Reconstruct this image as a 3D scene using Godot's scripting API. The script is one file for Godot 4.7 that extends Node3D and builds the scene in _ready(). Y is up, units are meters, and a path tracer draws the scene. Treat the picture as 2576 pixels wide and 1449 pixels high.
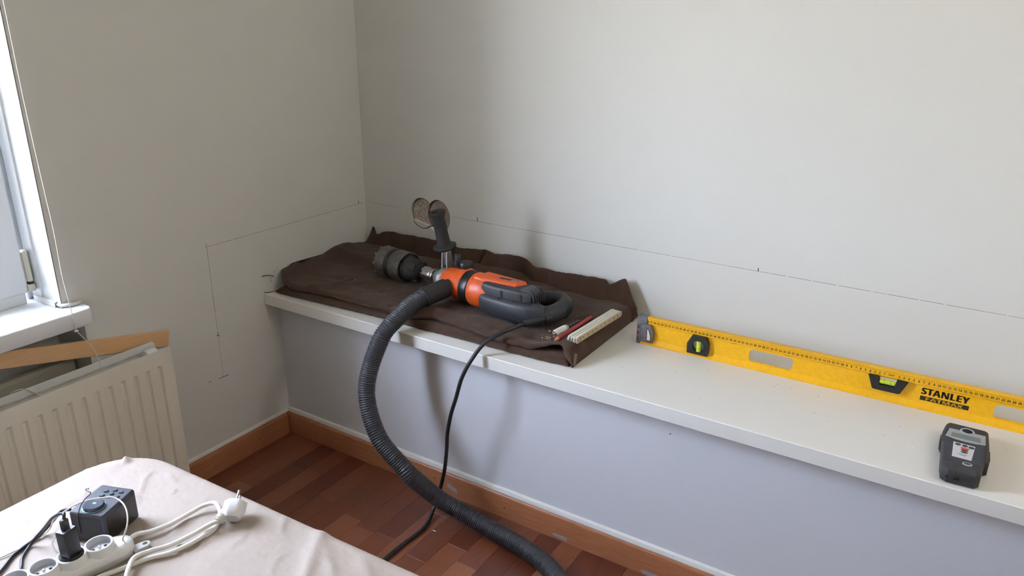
extends Node3D

const SHELF_Y := 0.5034
const BED_Y := 0.45
var taken := {}
var M := {}

# ------------------------------------------------------------------ mesh builder
class G:
	var V := PackedVector3Array()
	var T := PackedInt32Array()
	var st := SurfaceTool.new()
	var gid := 1
	func _init():
		st.begin(Mesh.PRIMITIVE_TRIANGLES)
	func v(p: Vector3) -> int:
		V.append(p)
		return V.size() - 1
	func t(a: int, b: int, c: int, g := -1) -> void:
		T.append(a); T.append(b); T.append(c); T.append(g)
	func q(a: int, b: int, c: int, d: int, g := -1) -> void:
		t(a, b, c, g)
		t(a, c, d, g)
	func ng() -> int:
		gid += 1
		return gid
	func flush(xf := Transform3D.IDENTITY) -> void:
		var vol := 0.0
		var o := V[0] if V.size() > 0 else Vector3.ZERO
		for i in range(0, T.size(), 4):
			vol += (V[T[i]] - o).dot((V[T[i + 1]] - o).cross(V[T[i + 2]] - o))
		var flip := vol > 0.0
		if xf.basis.determinant() < 0.0:
			flip = not flip
		for i in range(0, T.size(), 4):
			st.set_smooth_group(T[i + 3])
			st.add_vertex(xf * V[T[i]])
			st.set_smooth_group(T[i + 3])
			st.add_vertex(xf * V[T[i + 2 if flip else i + 1]])
			st.set_smooth_group(T[i + 3])
			st.add_vertex(xf * V[T[i + 1 if flip else i + 2]])
		V = PackedVector3Array()
		T = PackedInt32Array()
	func mesh() -> ArrayMesh:
		st.generate_normals()
		st.index()
		return st.commit()
	# box with chamfered edges, centre c, full size s
	func box(c: Vector3, s: Vector3, b := 0.0, xf := Transform3D.IDENTITY) -> G:
		var h := s * 0.5
		b = min(b, min(h.x, min(h.y, h.z)) * 0.95)
		if b <= 0.0:
			var k := []
			for i in 8:
				k.append(v(c + Vector3(h.x if i & 1 else -h.x, h.y if i & 2 else -h.y, h.z if i & 4 else -h.z)))
			q(k[0], k[1], k[3], k[2]); q(k[4], k[6], k[7], k[5]); q(k[0], k[4], k[5], k[1])
			q(k[2], k[3], k[7], k[6]); q(k[0], k[2], k[6], k[4]); q(k[1], k[5], k[7], k[3])
			flush(xf)
			return self
		var k := []
		for i in 8:
			var sg := Vector3(1.0 if i & 1 else -1.0, 1.0 if i & 2 else -1.0, 1.0 if i & 4 else -1.0)
			k.append([v(c + sg * Vector3(h.x, h.y - b, h.z - b)), v(c + sg * Vector3(h.x - b, h.y, h.z - b)), v(c + sg * Vector3(h.x - b, h.y - b, h.z))])
		q(k[1][0], k[5][0], k[7][0], k[3][0]); q(k[0][0], k[2][0], k[6][0], k[4][0])
		q(k[2][1], k[3][1], k[7][1], k[6][1]); q(k[0][1], k[4][1], k[5][1], k[1][1])
		q(k[4][2], k[6][2], k[7][2], k[5][2]); q(k[0][2], k[1][2], k[3][2], k[2][2])
		q(k[2][1], k[2][2], k[3][2], k[3][1]); q(k[6][1], k[7][1], k[7][2], k[6][2])
		q(k[0][1], k[1][1], k[1][2], k[0][2]); q(k[4][1], k[4][2], k[5][2], k[5][1])
		q(k[0][0], k[0][2], k[2][2], k[2][0]); q(k[4][0], k[6][0], k[6][2], k[4][2])
		q(k[1][0], k[3][0], k[3][2], k[1][2]); q(k[5][0], k[5][2], k[7][2], k[7][0])
		q(k[0][0], k[4][0], k[4][1], k[0][1]); q(k[2][0], k[2][1], k[6][1], k[6][0])
		q(k[1][0], k[1][1], k[5][1], k[5][0]); q(k[3][0], k[7][0], k[7][1], k[3][1])
		var even := [0, 3, 5, 6]
		for i in 8:
			if i in even: t(k[i][0], k[i][1], k[i][2])
			else: t(k[i][0], k[i][2], k[i][1])
		flush(xf)
		return self
	# surface of revolution about local Y; prof = [r, h] points
	func lathe(prof: Array, n := 32, xf := Transform3D.IDENTITY, closed := false) -> G:
		var m := prof.size()
		var rows := []
		var segs := m if closed else m - 1
		var grp := []
		var g := ng()
		for i in segs:
			if i > 0:
				var a := Vector2(prof[i][0] - prof[i - 1][0], prof[i][1] - prof[i - 1][1])
				var nx: Array = prof[(i + 1) % m]
				var b := Vector2(nx[0] - prof[i][0], nx[1] - prof[i][1])
				if abs(a.angle_to(b)) > 0.6:
					g = ng()
			grp.append(g)
		for i in m:
			var row := []
			if prof[i][0] <= 1e-6:
				row.append(v(Vector3(0, prof[i][1], 0)))
			else:
				for j in n:
					var a := TAU * j / n
					row.append(v(Vector3(cos(a) * prof[i][0], prof[i][1], sin(a) * prof[i][0])))
			rows.append(row)
		for i in segs:
			var A: Array = rows[i]
			var B: Array = rows[(i + 1) % m]
			for j in n:
				var k := (j + 1) % n
				if A.size() == 1 and B.size() == 1: continue
				if A.size() == 1: t(A[0], B[j], B[k], grp[i])
				elif B.size() == 1: t(A[j], B[0], A[k], grp[i])
				else: q(A[j], B[j], B[k], A[k], grp[i])
		if not closed:
			for e in 2:
				var A: Array = rows[0] if e == 0 else rows[m - 1]
				if A.size() > 1:
					var c := v(Vector3(0, prof[0][1] if e == 0 else prof[m - 1][1], 0))
					for j in n:
						var k := (j + 1) % n
						if e == 0: t(c, A[j], A[k])
						else: t(c, A[k], A[j])
		flush(xf)
		return self
	# tube along points (already dense); rad float or array
	func tube(pts: Array, rad, n := 12, xf := Transform3D.IDENTITY, flat := 1.0, flat_dir := Vector3.UP) -> G:
		var m := pts.size()
		var rows := []
		var g := ng()
		var tn: Vector3 = (pts[1] - pts[0]).normalized()
		var up := Vector3.UP if abs(tn.y) < 0.9 else Vector3.RIGHT
		if flat != 1.0: up = flat_dir
		var nx: Vector3 = (up - tn * up.dot(tn)).normalized()
		for i in m:
			var t2: Vector3
			if i == 0: t2 = (pts[1] - pts[0]).normalized()
			elif i == m - 1: t2 = (pts[m - 1] - pts[m - 2]).normalized()
			else: t2 = (pts[i + 1] - pts[i - 1]).normalized()
			if flat != 1.0: nx = (flat_dir - t2 * flat_dir.dot(t2)).normalized()
			else: nx = (nx - t2 * nx.dot(t2)).normalized()
			var by := t2.cross(nx)
			var r: float = rad[i] if rad is Array or rad is PackedFloat32Array else rad
			var row := []
			for j in n:
				var a := TAU * j / n
				row.append(v(pts[i] + (nx * cos(a) * flat + by * sin(a)) * r))
			rows.append(row)
		for i in m - 1:
			for j in n:
				var k := (j + 1) % n
				q(rows[i][j], rows[i + 1][j], rows[i + 1][k], rows[i][k], g)
		var c0 := v(pts[0])
		var c1 := v(pts[m - 1])
		for j in n:
			var k := (j + 1) % n
			t(c0, rows[0][j], rows[0][k])
			t(c1, rows[m - 1][k], rows[m - 1][j])
		flush(xf)
		return self
	# polygon in the XY plane pushed from z0 to z1 with bevelled rims
	func prism(poly: PackedVector2Array, z0: float, z1: float, b := 0.0, xf := Transform3D.IDENTITY, b0 := -1.0) -> G:
		if b0 < 0.0: b0 = b
		if Geometry2D.is_polygon_clockwise(poly):
			poly.reverse()
		var n := poly.size()
		var tri := Geometry2D.triangulate_polygon(poly)
		var inner := PackedVector2Array()
		for i in n:
			var d0 := (poly[i] - poly[(i + n - 1) % n]).normalized()
			var d1 := (poly[(i + 1) % n] - poly[i]).normalized()
			var n0 := Vector2(-d0.y, d0.x)
			var n1 := Vector2(-d1.y, d1.x)
			var mt := (n0 + n1)
			var l := mt.length()
			mt = mt / l if l > 1e-5 else n0
			inner.append(mt / max(0.4, mt.dot(n0)))
		var rings := []
		var lv := []
		if b0 > 0.0: lv = [[b0, z0], [0.0, z0 + b0]]
		else: lv = [[0.0, z0]]
		if b > 0.0: lv += [[0.0, z1 - b], [b * 0.3, z1 - b * 0.3], [b, z1]]
		else: lv += [[0.0, z1]]
		for L in lv:
			var r := []
			for i in n:
				var p: Vector2 = poly[i] + inner[i] * L[0]
				r.append(v(Vector3(p.x, p.y, L[1])))
			rings.append(r)
		var sg := []
		var g := ng()
		for i in n:
			var d0 := (poly[i] - poly[(i + n - 1) % n]).normalized()
			var d1 := (poly[(i + 1) % n] - poly[i]).normalized()
			if abs(d0.angle_to(d1)) > 0.5: g = ng()
			sg.append(g)
		for k in rings.size() - 1:
			for i in n:
				var j := (i + 1) % n
				q(rings[k][i], rings[k][j], rings[k + 1][j], rings[k + 1][i], sg[i])
		var R0: Array = rings[0]
		var R1: Array = rings[rings.size() - 1]
		for i in range(0, tri.size(), 3):
			t(R0[tri[i]], R0[tri[i + 2]], R0[tri[i + 1]])
			t(R1[tri[i]], R1[tri[i + 1]], R1[tri[i + 2]])
		# the triangulation may turn either way: match the rims
		var a0: Vector2 = poly[tri[0]]
		if (poly[tri[1]] - a0).cross(poly[tri[2]] - a0) < 0.0:
			for i in range(T.size() - tri.size() / 3 * 8, T.size(), 4):
				var s := T[i + 1]
				T[i + 1] = T[i + 2]
				T[i + 2] = s
		flush(xf)
		return self
	# rectangular plate (x0,y0)-(x1,y1) from z0 to z1 with a hole whose outline is hole (star-shaped about c)
	func holed(x0: float, y0: float, x1: float, y1: float, hole: PackedVector2Array, c: Vector2, z0: float, z1: float, xf := Transform3D.IDENTITY, wall_depth := true) -> G:
		var angs := []
		for i in 96: angs.append(TAU * i / 96.0)
		for p in hole: angs.append(fposmod((p - c).angle(), TAU))
		for p in [Vector2(x0, y0), Vector2(x1, y0), Vector2(x1, y1), Vector2(x0, y1)]: angs.append(fposmod((p - c).angle(), TAU))
		angs.sort()
		var hi := []
		var ho := []
		var last := -1.0
		for a in angs:
			if a - last < 1e-4: continue
			last = a
			var d := Vector2(cos(a), sin(a))
			var r := 0.0
			for i in hole.size():
				var x = Geometry2D.segment_intersects_segment(c, c + d * 10.0, hole[i], hole[(i + 1) % hole.size()])
				if x != null: r = max(r, (x - c).length())
			hi.append(c + d * r)
			var s := 1e9
			if d.x > 1e-9: s = min(s, (x1 - c.x) / d.x)
			if d.x < -1e-9: s = min(s, (x0 - c.x) / d.x)
			if d.y > 1e-9: s = min(s, (y1 - c.y) / d.y)
			if d.y < -1e-9: s = min(s, (y0 - c.y) / d.y)
			ho.append(c + d * s)
		var n := hi.size()
		var g := ng()
		var I0 := []; var I1 := []; var O0 := []; var O1 := []
		for i in n:
			I0.append(v(Vector3(hi[i].x, hi[i].y, z0))); I1.append(v(Vector3(hi[i].x, hi[i].y, z1)))
			O0.append(v(Vector3(ho[i].x, ho[i].y, z0))); O1.append(v(Vector3(ho[i].x, ho[i].y, z1)))
		for i in n:
			var j := (i + 1) % n
			q(I1[i], O1[i], O1[j], I1[j])
			q(I0[i], I0[j], O0[j], O0[i])
			q(I0[i], I1[i], I1[j], I0[j], g)
			q(O0[i], O0[j], O1[j], O1[i])
		flush(xf)
		return self
	# closed loft: rows = array of arrays of points, every row a closed loop; ends capped by fans
	func loft(rows: Array, g := -2, cap := true) -> G:
		if g == -2: g = ng()
		var id := []
		for r in rows:
			var k := []
			for p in r: k.append(v(p))
			id.append(k)
		var n: int = rows[0].size()
		for i in rows.size() - 1:
			for j in n:
				var k := (j + 1) % n
				q(id[i][j], id[i + 1][j], id[i + 1][k], id[i][k], g)
		if cap:
			for e in 2:
				var r: Array = rows[0] if e == 0 else rows[rows.size() - 1]
				var K: Array = id[0] if e == 0 else id[rows.size() - 1]
				var c := Vector3.ZERO
				for p in r: c += p
				var ci := v(c / n)
				for j in n:
					var k := (j + 1) % n
					if e == 0: t(ci, K[j], K[k])
					else: t(ci, K[k], K[j])
		flush()
		return self

# ------------------------------------------------------------------ naming and placing
func numbered(n: String, parent: Node = self) -> String:
	var key := str(parent.get_instance_id()) + n
	var c: int = taken.get(key, 0)
	taken[key] = c + 1
	return n if c == 0 else "%s_%03d" % [n, c]

func put(called: String, mesh: Mesh, m: Material, parent: Node = self) -> MeshInstance3D:
	var o := MeshInstance3D.new()
	o.name = numbered(called, parent)
	o.mesh = mesh
	o.material_override = m
	o.cast_shadow = GeometryInstance3D.SHADOW_CASTING_SETTING_ON
	parent.add_child(o, true)
	return o

func part(called: String, g: G, m: Material, parent: Node = self) -> MeshInstance3D:
	return put(called, g.mesh(), m, parent)

func tag(o: Node, label: String, category := "", group := "") -> Node:
	o.set_meta("label", label)
	if category: o.set_meta("category", category)
	if group: o.set_meta("group", group)
	return o

func thing(called: String, label: String, category: String, xf := Transform3D.IDENTITY, group := "") -> Node3D:
	var o := Node3D.new()
	o.name = numbered(called)
	add_child(o, true)
	o.transform = xf
	tag(o, label, category, group)
	return o

func struct(o: Node, label := "") -> Node:
	o.set_meta("kind", "structure")
	if label: o.set_meta("label", label)
	return o

func curve(pts: Array, step := 0.01) -> Array:
	var c := Curve3D.new()
	c.bake_interval = step
	for i in pts.size():
		var a: Vector3 = pts[max(i - 1, 0)]
		var b: Vector3 = pts[min(i + 1, pts.size() - 1)]
		var tn := (b - a) / 6.0
		if i > 0 and i < pts.size() - 1:
			var l0: float = (pts[i] - a).length()
			var l1: float = (b - pts[i]).length()
			tn = (b - a).normalized() * min(l0, l1) / 3.0
		c.add_point(pts[i], -tn, tn)
	return Array(c.get_baked_points())

func rrect(w: float, h: float, r: float, n := 6) -> PackedVector2Array:
	var p := PackedVector2Array()
	for k in 4:
		var c := Vector2((w / 2 - r) * (1 if k == 0 or k == 3 else -1), (h / 2 - r) * (1 if k < 2 else -1))
		for i in n + 1:
			var a := PI / 2 * (k + float(i) / n)
			p.append(c + Vector2(cos(a), sin(a)) * r)
	return p

func oval(rx: float, ry: float, n := 24, c := Vector2.ZERO) -> PackedVector2Array:
	var p := PackedVector2Array()
	for i in n:
		p.append(c + Vector2(cos(TAU * i / n) * rx, sin(TAU * i / n) * ry))
	return p

func lerp_list(L: Array, x: float) -> float:
	if x <= L[0][0]: return L[0][1]
	for i in L.size() - 1:
		if x <= L[i + 1][0]:
			return lerpf(L[i][1], L[i + 1][1], (x - L[i][0]) / (L[i + 1][0] - L[i][0]))
	return L[L.size() - 1][1]

func gauss(x: float, s: float) -> float:
	return exp(-x * x / (2.0 * s * s))

# ------------------------------------------------------------------ materials
func mat(c: Color, rough := 0.6, metal := 0.0) -> StandardMaterial3D:
	var m := StandardMaterial3D.new()
	m.albedo_color = c
	m.roughness = rough
	m.metallic = metal
	return m

func c8(r: int, g: int, b: int) -> Color:
	return Color(r / 255.0, g / 255.0, b / 255.0)

func ntex(freq: float, sd: int, ramp = null, octaves := 4, size := 512, kind := FastNoiseLite.TYPE_SIMPLEX_SMOOTH, nrm := 0.0) -> NoiseTexture2D:
	var n := FastNoiseLite.new()
	n.noise_type = kind
	n.frequency = freq
	n.seed = sd
	n.fractal_octaves = octaves
	var t := NoiseTexture2D.new()
	t.width = size; t.height = size
	t.seamless = true
	t.noise = n
	t.normalize = true
	if ramp != null:
		var gr := Gradient.new()
		gr.offsets = PackedFloat32Array(ramp[0])
		gr.colors = PackedColorArray(ramp[1])
		t.color_ramp = gr
	if nrm > 0.0:
		t.as_normal_map = true
		t.bump_strength = nrm
	return t

func tri(m: StandardMaterial3D, s: Vector3, world := true) -> StandardMaterial3D:
	m.uv1_triplanar = true
	m.uv1_world_triplanar = world
	m.uv1_scale = s
	return m

func bump(m: StandardMaterial3D, t: Texture2D, amount := 1.0) -> StandardMaterial3D:
	m.normal_enabled = true
	m.normal_texture = t
	m.normal_scale = amount
	return m

func mottled(a: Color, b: Color, freq: float, sd: int, rough: float, scale: float, metal := 0.0, world := false) -> StandardMaterial3D:
	var m := mat(Color.WHITE, rough, metal)
	m.albedo_texture = ntex(freq, sd, [[0.25, 0.75], [a, b]], 5)
	return tri(m, Vector3.ONE * scale, world)

func make_materials() -> void:
	var orange_peel := ntex(0.05, 11, null, 3, 512, FastNoiseLite.TYPE_SIMPLEX_SMOOTH, 2.0)
	M.wall = bump(tri(mat(c8(218, 217, 212), 0.75), Vector3.ONE * 6.0), orange_peel, 0.12)
	M.ceiling = mat(c8(225, 223, 216), 0.9)
	M.shelf = bump(tri(mat(c8(226, 224, 218), 0.42), Vector3.ONE * 5.0), orange_peel, 0.06)
	M.lower = bump(tri(mat(c8(214, 215, 220), 0.6), Vector3.ONE * 6.0), orange_peel, 0.10)
	M.white_gloss = mat(c8(236, 238, 240), 0.3)
	M.pvc = mat(c8(226, 229, 232), 0.35)
	M.old_plastic = mat(c8(214, 208, 190), 0.5)
	M.radiator = bump(tri(mat(c8(225, 219, 204), 0.45), Vector3.ONE * 4.0), orange_peel, 0.04)
	M.dust = mottled(c8(192, 188, 176), c8(206, 204, 196), 0.02, 5, 0.9, 3.0, 0.0, true)
	M.wood_light = mat(Color.WHITE, 0.55)
	M.wood_light.albedo_texture = ntex(0.02, 21, [[0.2, 0.55, 0.8], [c8(214, 168, 120), c8(219, 175, 129), c8(223, 181, 136)]], 5)
	tri(M.wood_light, Vector3(30, 30, 1.2), true)
	M.panel = mottled(c8(184, 178, 162), c8(194, 188, 172), 0.006, 8, 0.9, 2.0, 0.0, true)
	M.base_wood = mat(Color.WHITE, 0.38)
	M.base_wood.albedo_texture = ntex(0.012, 31, [[0.2, 0.5, 0.8], [c8(150, 95, 63), c8(158, 102, 69), c8(166, 109, 75)]], 5)
	tri(M.base_wood, Vector3(1.6, 30, 1.6), true)
	M.planks = []
	var tones := [[c8(82, 41, 26), c8(91, 47, 30)], [c8(91, 47, 30), c8(100, 54, 34)], [c8(99, 53, 34), c8(109, 61, 40)], [c8(110, 63, 42), c8(120, 71, 48)], [c8(126, 78, 53), c8(138, 88, 61)]]
	for k in tones.size():
		var m := mat(Color.WHITE, 0.34)
		m.albedo_texture = ntex(0.014, 40 + k, [[0.25, 0.5, 0.75], [tones[k][0], tones[k][0].lerp(tones[k][1], 0.6), tones[k][1]]], 5)
		tri(m, Vector3(26, 26, 2.2), true)
		M.planks.append(m)
	M.dark_gap = mat(c8(30, 18, 12), 0.9)
	# brown felt blanket with pale fibres
	M.blanket = mat(Color.WHITE, 0.95)
	M.blanket.albedo_texture = ntex(0.35, 51, [[0.0, 0.42, 0.60, 0.72, 0.84], [c8(40, 23, 13), c8(53, 32, 19), c8(64, 40, 25), c8(82, 57, 37), c8(132, 106, 76)]], 3, 1024)
	tri(M.blanket, Vector3.ONE * 2.5, true)
	bump(M.blanket, ntex(0.25, 52, null, 3, 1024, FastNoiseLite.TYPE_SIMPLEX_SMOOTH, 6.0), 0.5)
	M.blanket.rim_enabled = true
	M.blanket.rim = 0.15
	M.blanket.rim_tint = 1.0
	M.thread = mat(c8(150, 136, 116), 0.9)
	M.lint = mat(c8(205, 196, 180), 0.9)
	# bed sheet
	M.sheet = bump(tri(mat(c8(166, 152, 141), 0.85), Vector3.ONE * 3.0), ntex(0.02, 61, null, 5, 1024, FastNoiseLite.TYPE_SIMPLEX_SMOOTH, 8.0), 0.22)
	M.bed_frame = mottled(c8(120, 78, 48), c8(150, 100, 64), 0.01, 62, 0.5, 3.0, 0.0, true)
	# tools
	M.orange = mottled(c8(204, 82, 30), c8(214, 92, 38), 0.01, 71, 0.38, 12.0)
	M.black_plastic = mottled(c8(30, 31, 34), c8(44, 46, 50), 0.02, 72, 0.55, 14.0)
	M.dark_shell = mottled(c8(38, 40, 46), c8(54, 56, 62), 0.015, 73, 0.5, 14.0)
	M.band = mat(c8(24, 25, 28), 0.35)
	M.rubber = mottled(c8(26, 26, 27), c8(44, 43, 42), 0.02, 74, 0.7, 16.0)
	M.steel_dark = mottled(c8(96, 94, 91), c8(120, 118, 114), 0.006, 75, 0.40, 14.0, 0.7)
	M.steel_band = mottled(c8(44, 43, 42), c8(58, 57, 56), 0.006, 175, 0.5, 14.0, 0.5)
	M.chrome = mat(c8(205, 205, 208), 0.16, 1.0)
	M.cast_alu = mottled(c8(150, 152, 156), c8(184, 186, 190), 0.03, 76, 0.42, 20.0, 0.8)
	M.hose = mottled(c8(46, 48, 53), c8(62, 64, 70), 0.02, 77, 0.42, 12.0)
	M.cord = mat(c8(30, 31, 36), 0.45)
	M.black_hole = mat(c8(10, 10, 11), 0.9)
	M.print_light = mat(c8(200, 200, 200), 0.6)
	M.red_dark = mat(c8(96, 42, 38), 0.5)
	# level
	M.yellow = mottled(c8(232, 172, 12), c8(238, 182, 22), 0.01, 81, 0.36, 14.0)
	M.yellow_edge = mat(c8(236, 172, 44), 0.4)
	M.ink = mat(c8(38, 24, 16), 0.6)
	M.cap_grey = mottled(c8(92, 92, 96), c8(108, 108, 112), 0.01, 82, 0.6, 12.0)
	M.vial_black = mat(c8(26, 26, 28), 0.5)
	M.vial_green = mat(c8(196, 214, 62), 0.2)
	M.vial_clear = mat(c8(222, 224, 214), 0.25)
	M.lime_edge = mat(c8(120, 140, 40), 0.3)
	# detector
	M.det_dark = mottled(c8(44, 45, 49), c8(56, 55, 55), 0.01, 91, 0.65, 10.0)
	M.det_blue = mottled(c8(38, 43, 57), c8(46, 50, 62), 0.01, 92, 0.55, 10.0)
	M.det_grey = mat(c8(156, 162, 166), 0.45)
	M.lcd = mat(c8(112, 118, 114), 0.3)
	M.keypad = mat(c8(206, 206, 210), 0.45)
	M.key_dark = mat(c8(48, 48, 54), 0.4)
	M.key_red = mat(c8(196, 62, 44), 0.4)
	# small tools
	M.pencil_red = mat(c8(150, 46, 40), 0.45)
	M.pencil_wood = mat(c8(196, 134, 100), 0.7)
	M.graphite = mat(c8(46, 46, 48), 0.4)
	M.ruler_paint = mottled(c8(196, 190, 176), c8(222, 218, 206), 0.04, 95, 0.6, 20.0)
	M.ruler_face = mottled(c8(168, 146, 116), c8(206, 190, 162), 0.05, 96, 0.65, 24.0)
	M.white_plastic = mat(c8(232, 232, 230), 0.35)
	M.white_cable = mat(c8(232, 228, 220), 0.4)
	M.socket_in = mat(c8(196, 196, 200), 0.45)
	M.grey_base = mat(c8(196, 194, 190), 0.5)
	M.radio = mottled(c8(44, 43, 52), c8(54, 53, 62), 0.05, 97, 0.5, 40.0)
	M.radio_side = mat(c8(22, 20, 22), 0.55)
	M.radio_glass = mat(c8(34, 30, 28), 0.12)
	M.teal = mat(c8(120, 160, 160), 0.4)
	M.key_radio = mat(c8(72, 84, 92), 0.35)
	M.dial = mat(c8(58, 64, 76), 0.12)
	M.charger = mat(c8(26, 27, 30), 0.3)
	M.charger_top = mat(c8(120, 122, 150), 0.3)
	M.pencil_mark = mat(c8(116, 114, 112), 0.9)
	M.tape = mat(c8(150, 146, 150), 0.45)
	M.plaster = mottled(c8(158, 142, 130), c8(188, 177, 166), 0.008, 98, 0.95, 14.0, 0.0, true)
	M.plaster_deep = mottled(c8(150, 132, 120), c8(164, 147, 135), 0.01, 99, 0.95, 10.0, 0.0, true)
	M.kerf = mat(c8(84, 76, 70), 0.95)

# ------------------------------------------------------------------ main
func _ready() -> void:
	# camera
	var cam := Camera3D.new()
	cam.name = "camera"
	cam.position = Vector3(1.8335, 1.33642, 1.94123)
	cam.basis = Basis(Vector3.UP, 0.5624825) * Basis(Vector3.RIGHT, -0.3490024) * Basis(Vector3.BACK, 0.0083342)
	cam.fov = rad_to_deg(2.0 * atan(724.5 / 1927.777))
	cam.near = 0.02
	cam.current = true
	add_child(cam)
	# sky and exposure
	var env := Environment.new()
	env.background_mode = Environment.BG_SKY
	var sky := Sky.new()
	var psm := ProceduralSkyMaterial.new()
	psm.sky_top_color = c8(181, 194, 218)
	psm.sky_horizon_color = c8(224, 231, 244)
	psm.ground_bottom_color = c8(120, 118, 112)
	psm.ground_horizon_color = c8(176, 176, 172)
	psm.sky_energy_multiplier = 6.3
	psm.ground_energy_multiplier = 9.0
	sky.sky_material = psm
	env.sky = sky
	env.ambient_light_source = Environment.AMBIENT_SOURCE_SKY
	env.tonemap_mode = Environment.TONE_MAPPER_LINEAR
	env.tonemap_exposure = 1.0
	env.sdfgi_enabled = true
	env.ssao_enabled = true
	env.ssil_enabled = true
	var we := WorldEnvironment.new()
	we.name = "world_environment"
	we.environment = env
	add_child(we)
	make_materials()
	build_room()
	build_lamp(Vector3(2.95, 1.95, 0.80))
	build_floor()
	build_window()
	build_shelf()
	build_radiator()
	build_bed()
	build_blanket()
	build_drill()
	build_hose()
	build_level()
	build_detector()
	build_small_tools()
	build_bed_things()
	build_marks()

# ------------------------------------------------------------------ the setting
const RX := 3.6
const RZ := 3.3
const RY := 2.55
const WT := 1.88   # underside of the lintel
const WZ := 1.82   # far jamb of the window

func hole_outline() -> PackedVector2Array:
	var a := oval(0.0515, 0.0535, 64, Vector2(0.2535, 0.6935))
	var b := oval(0.0485, 0.0565, 64, Vector2(0.3205, 0.6925))
	var u := Geometry2D.merge_polygons(a, b)
	return u[0]

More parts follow.
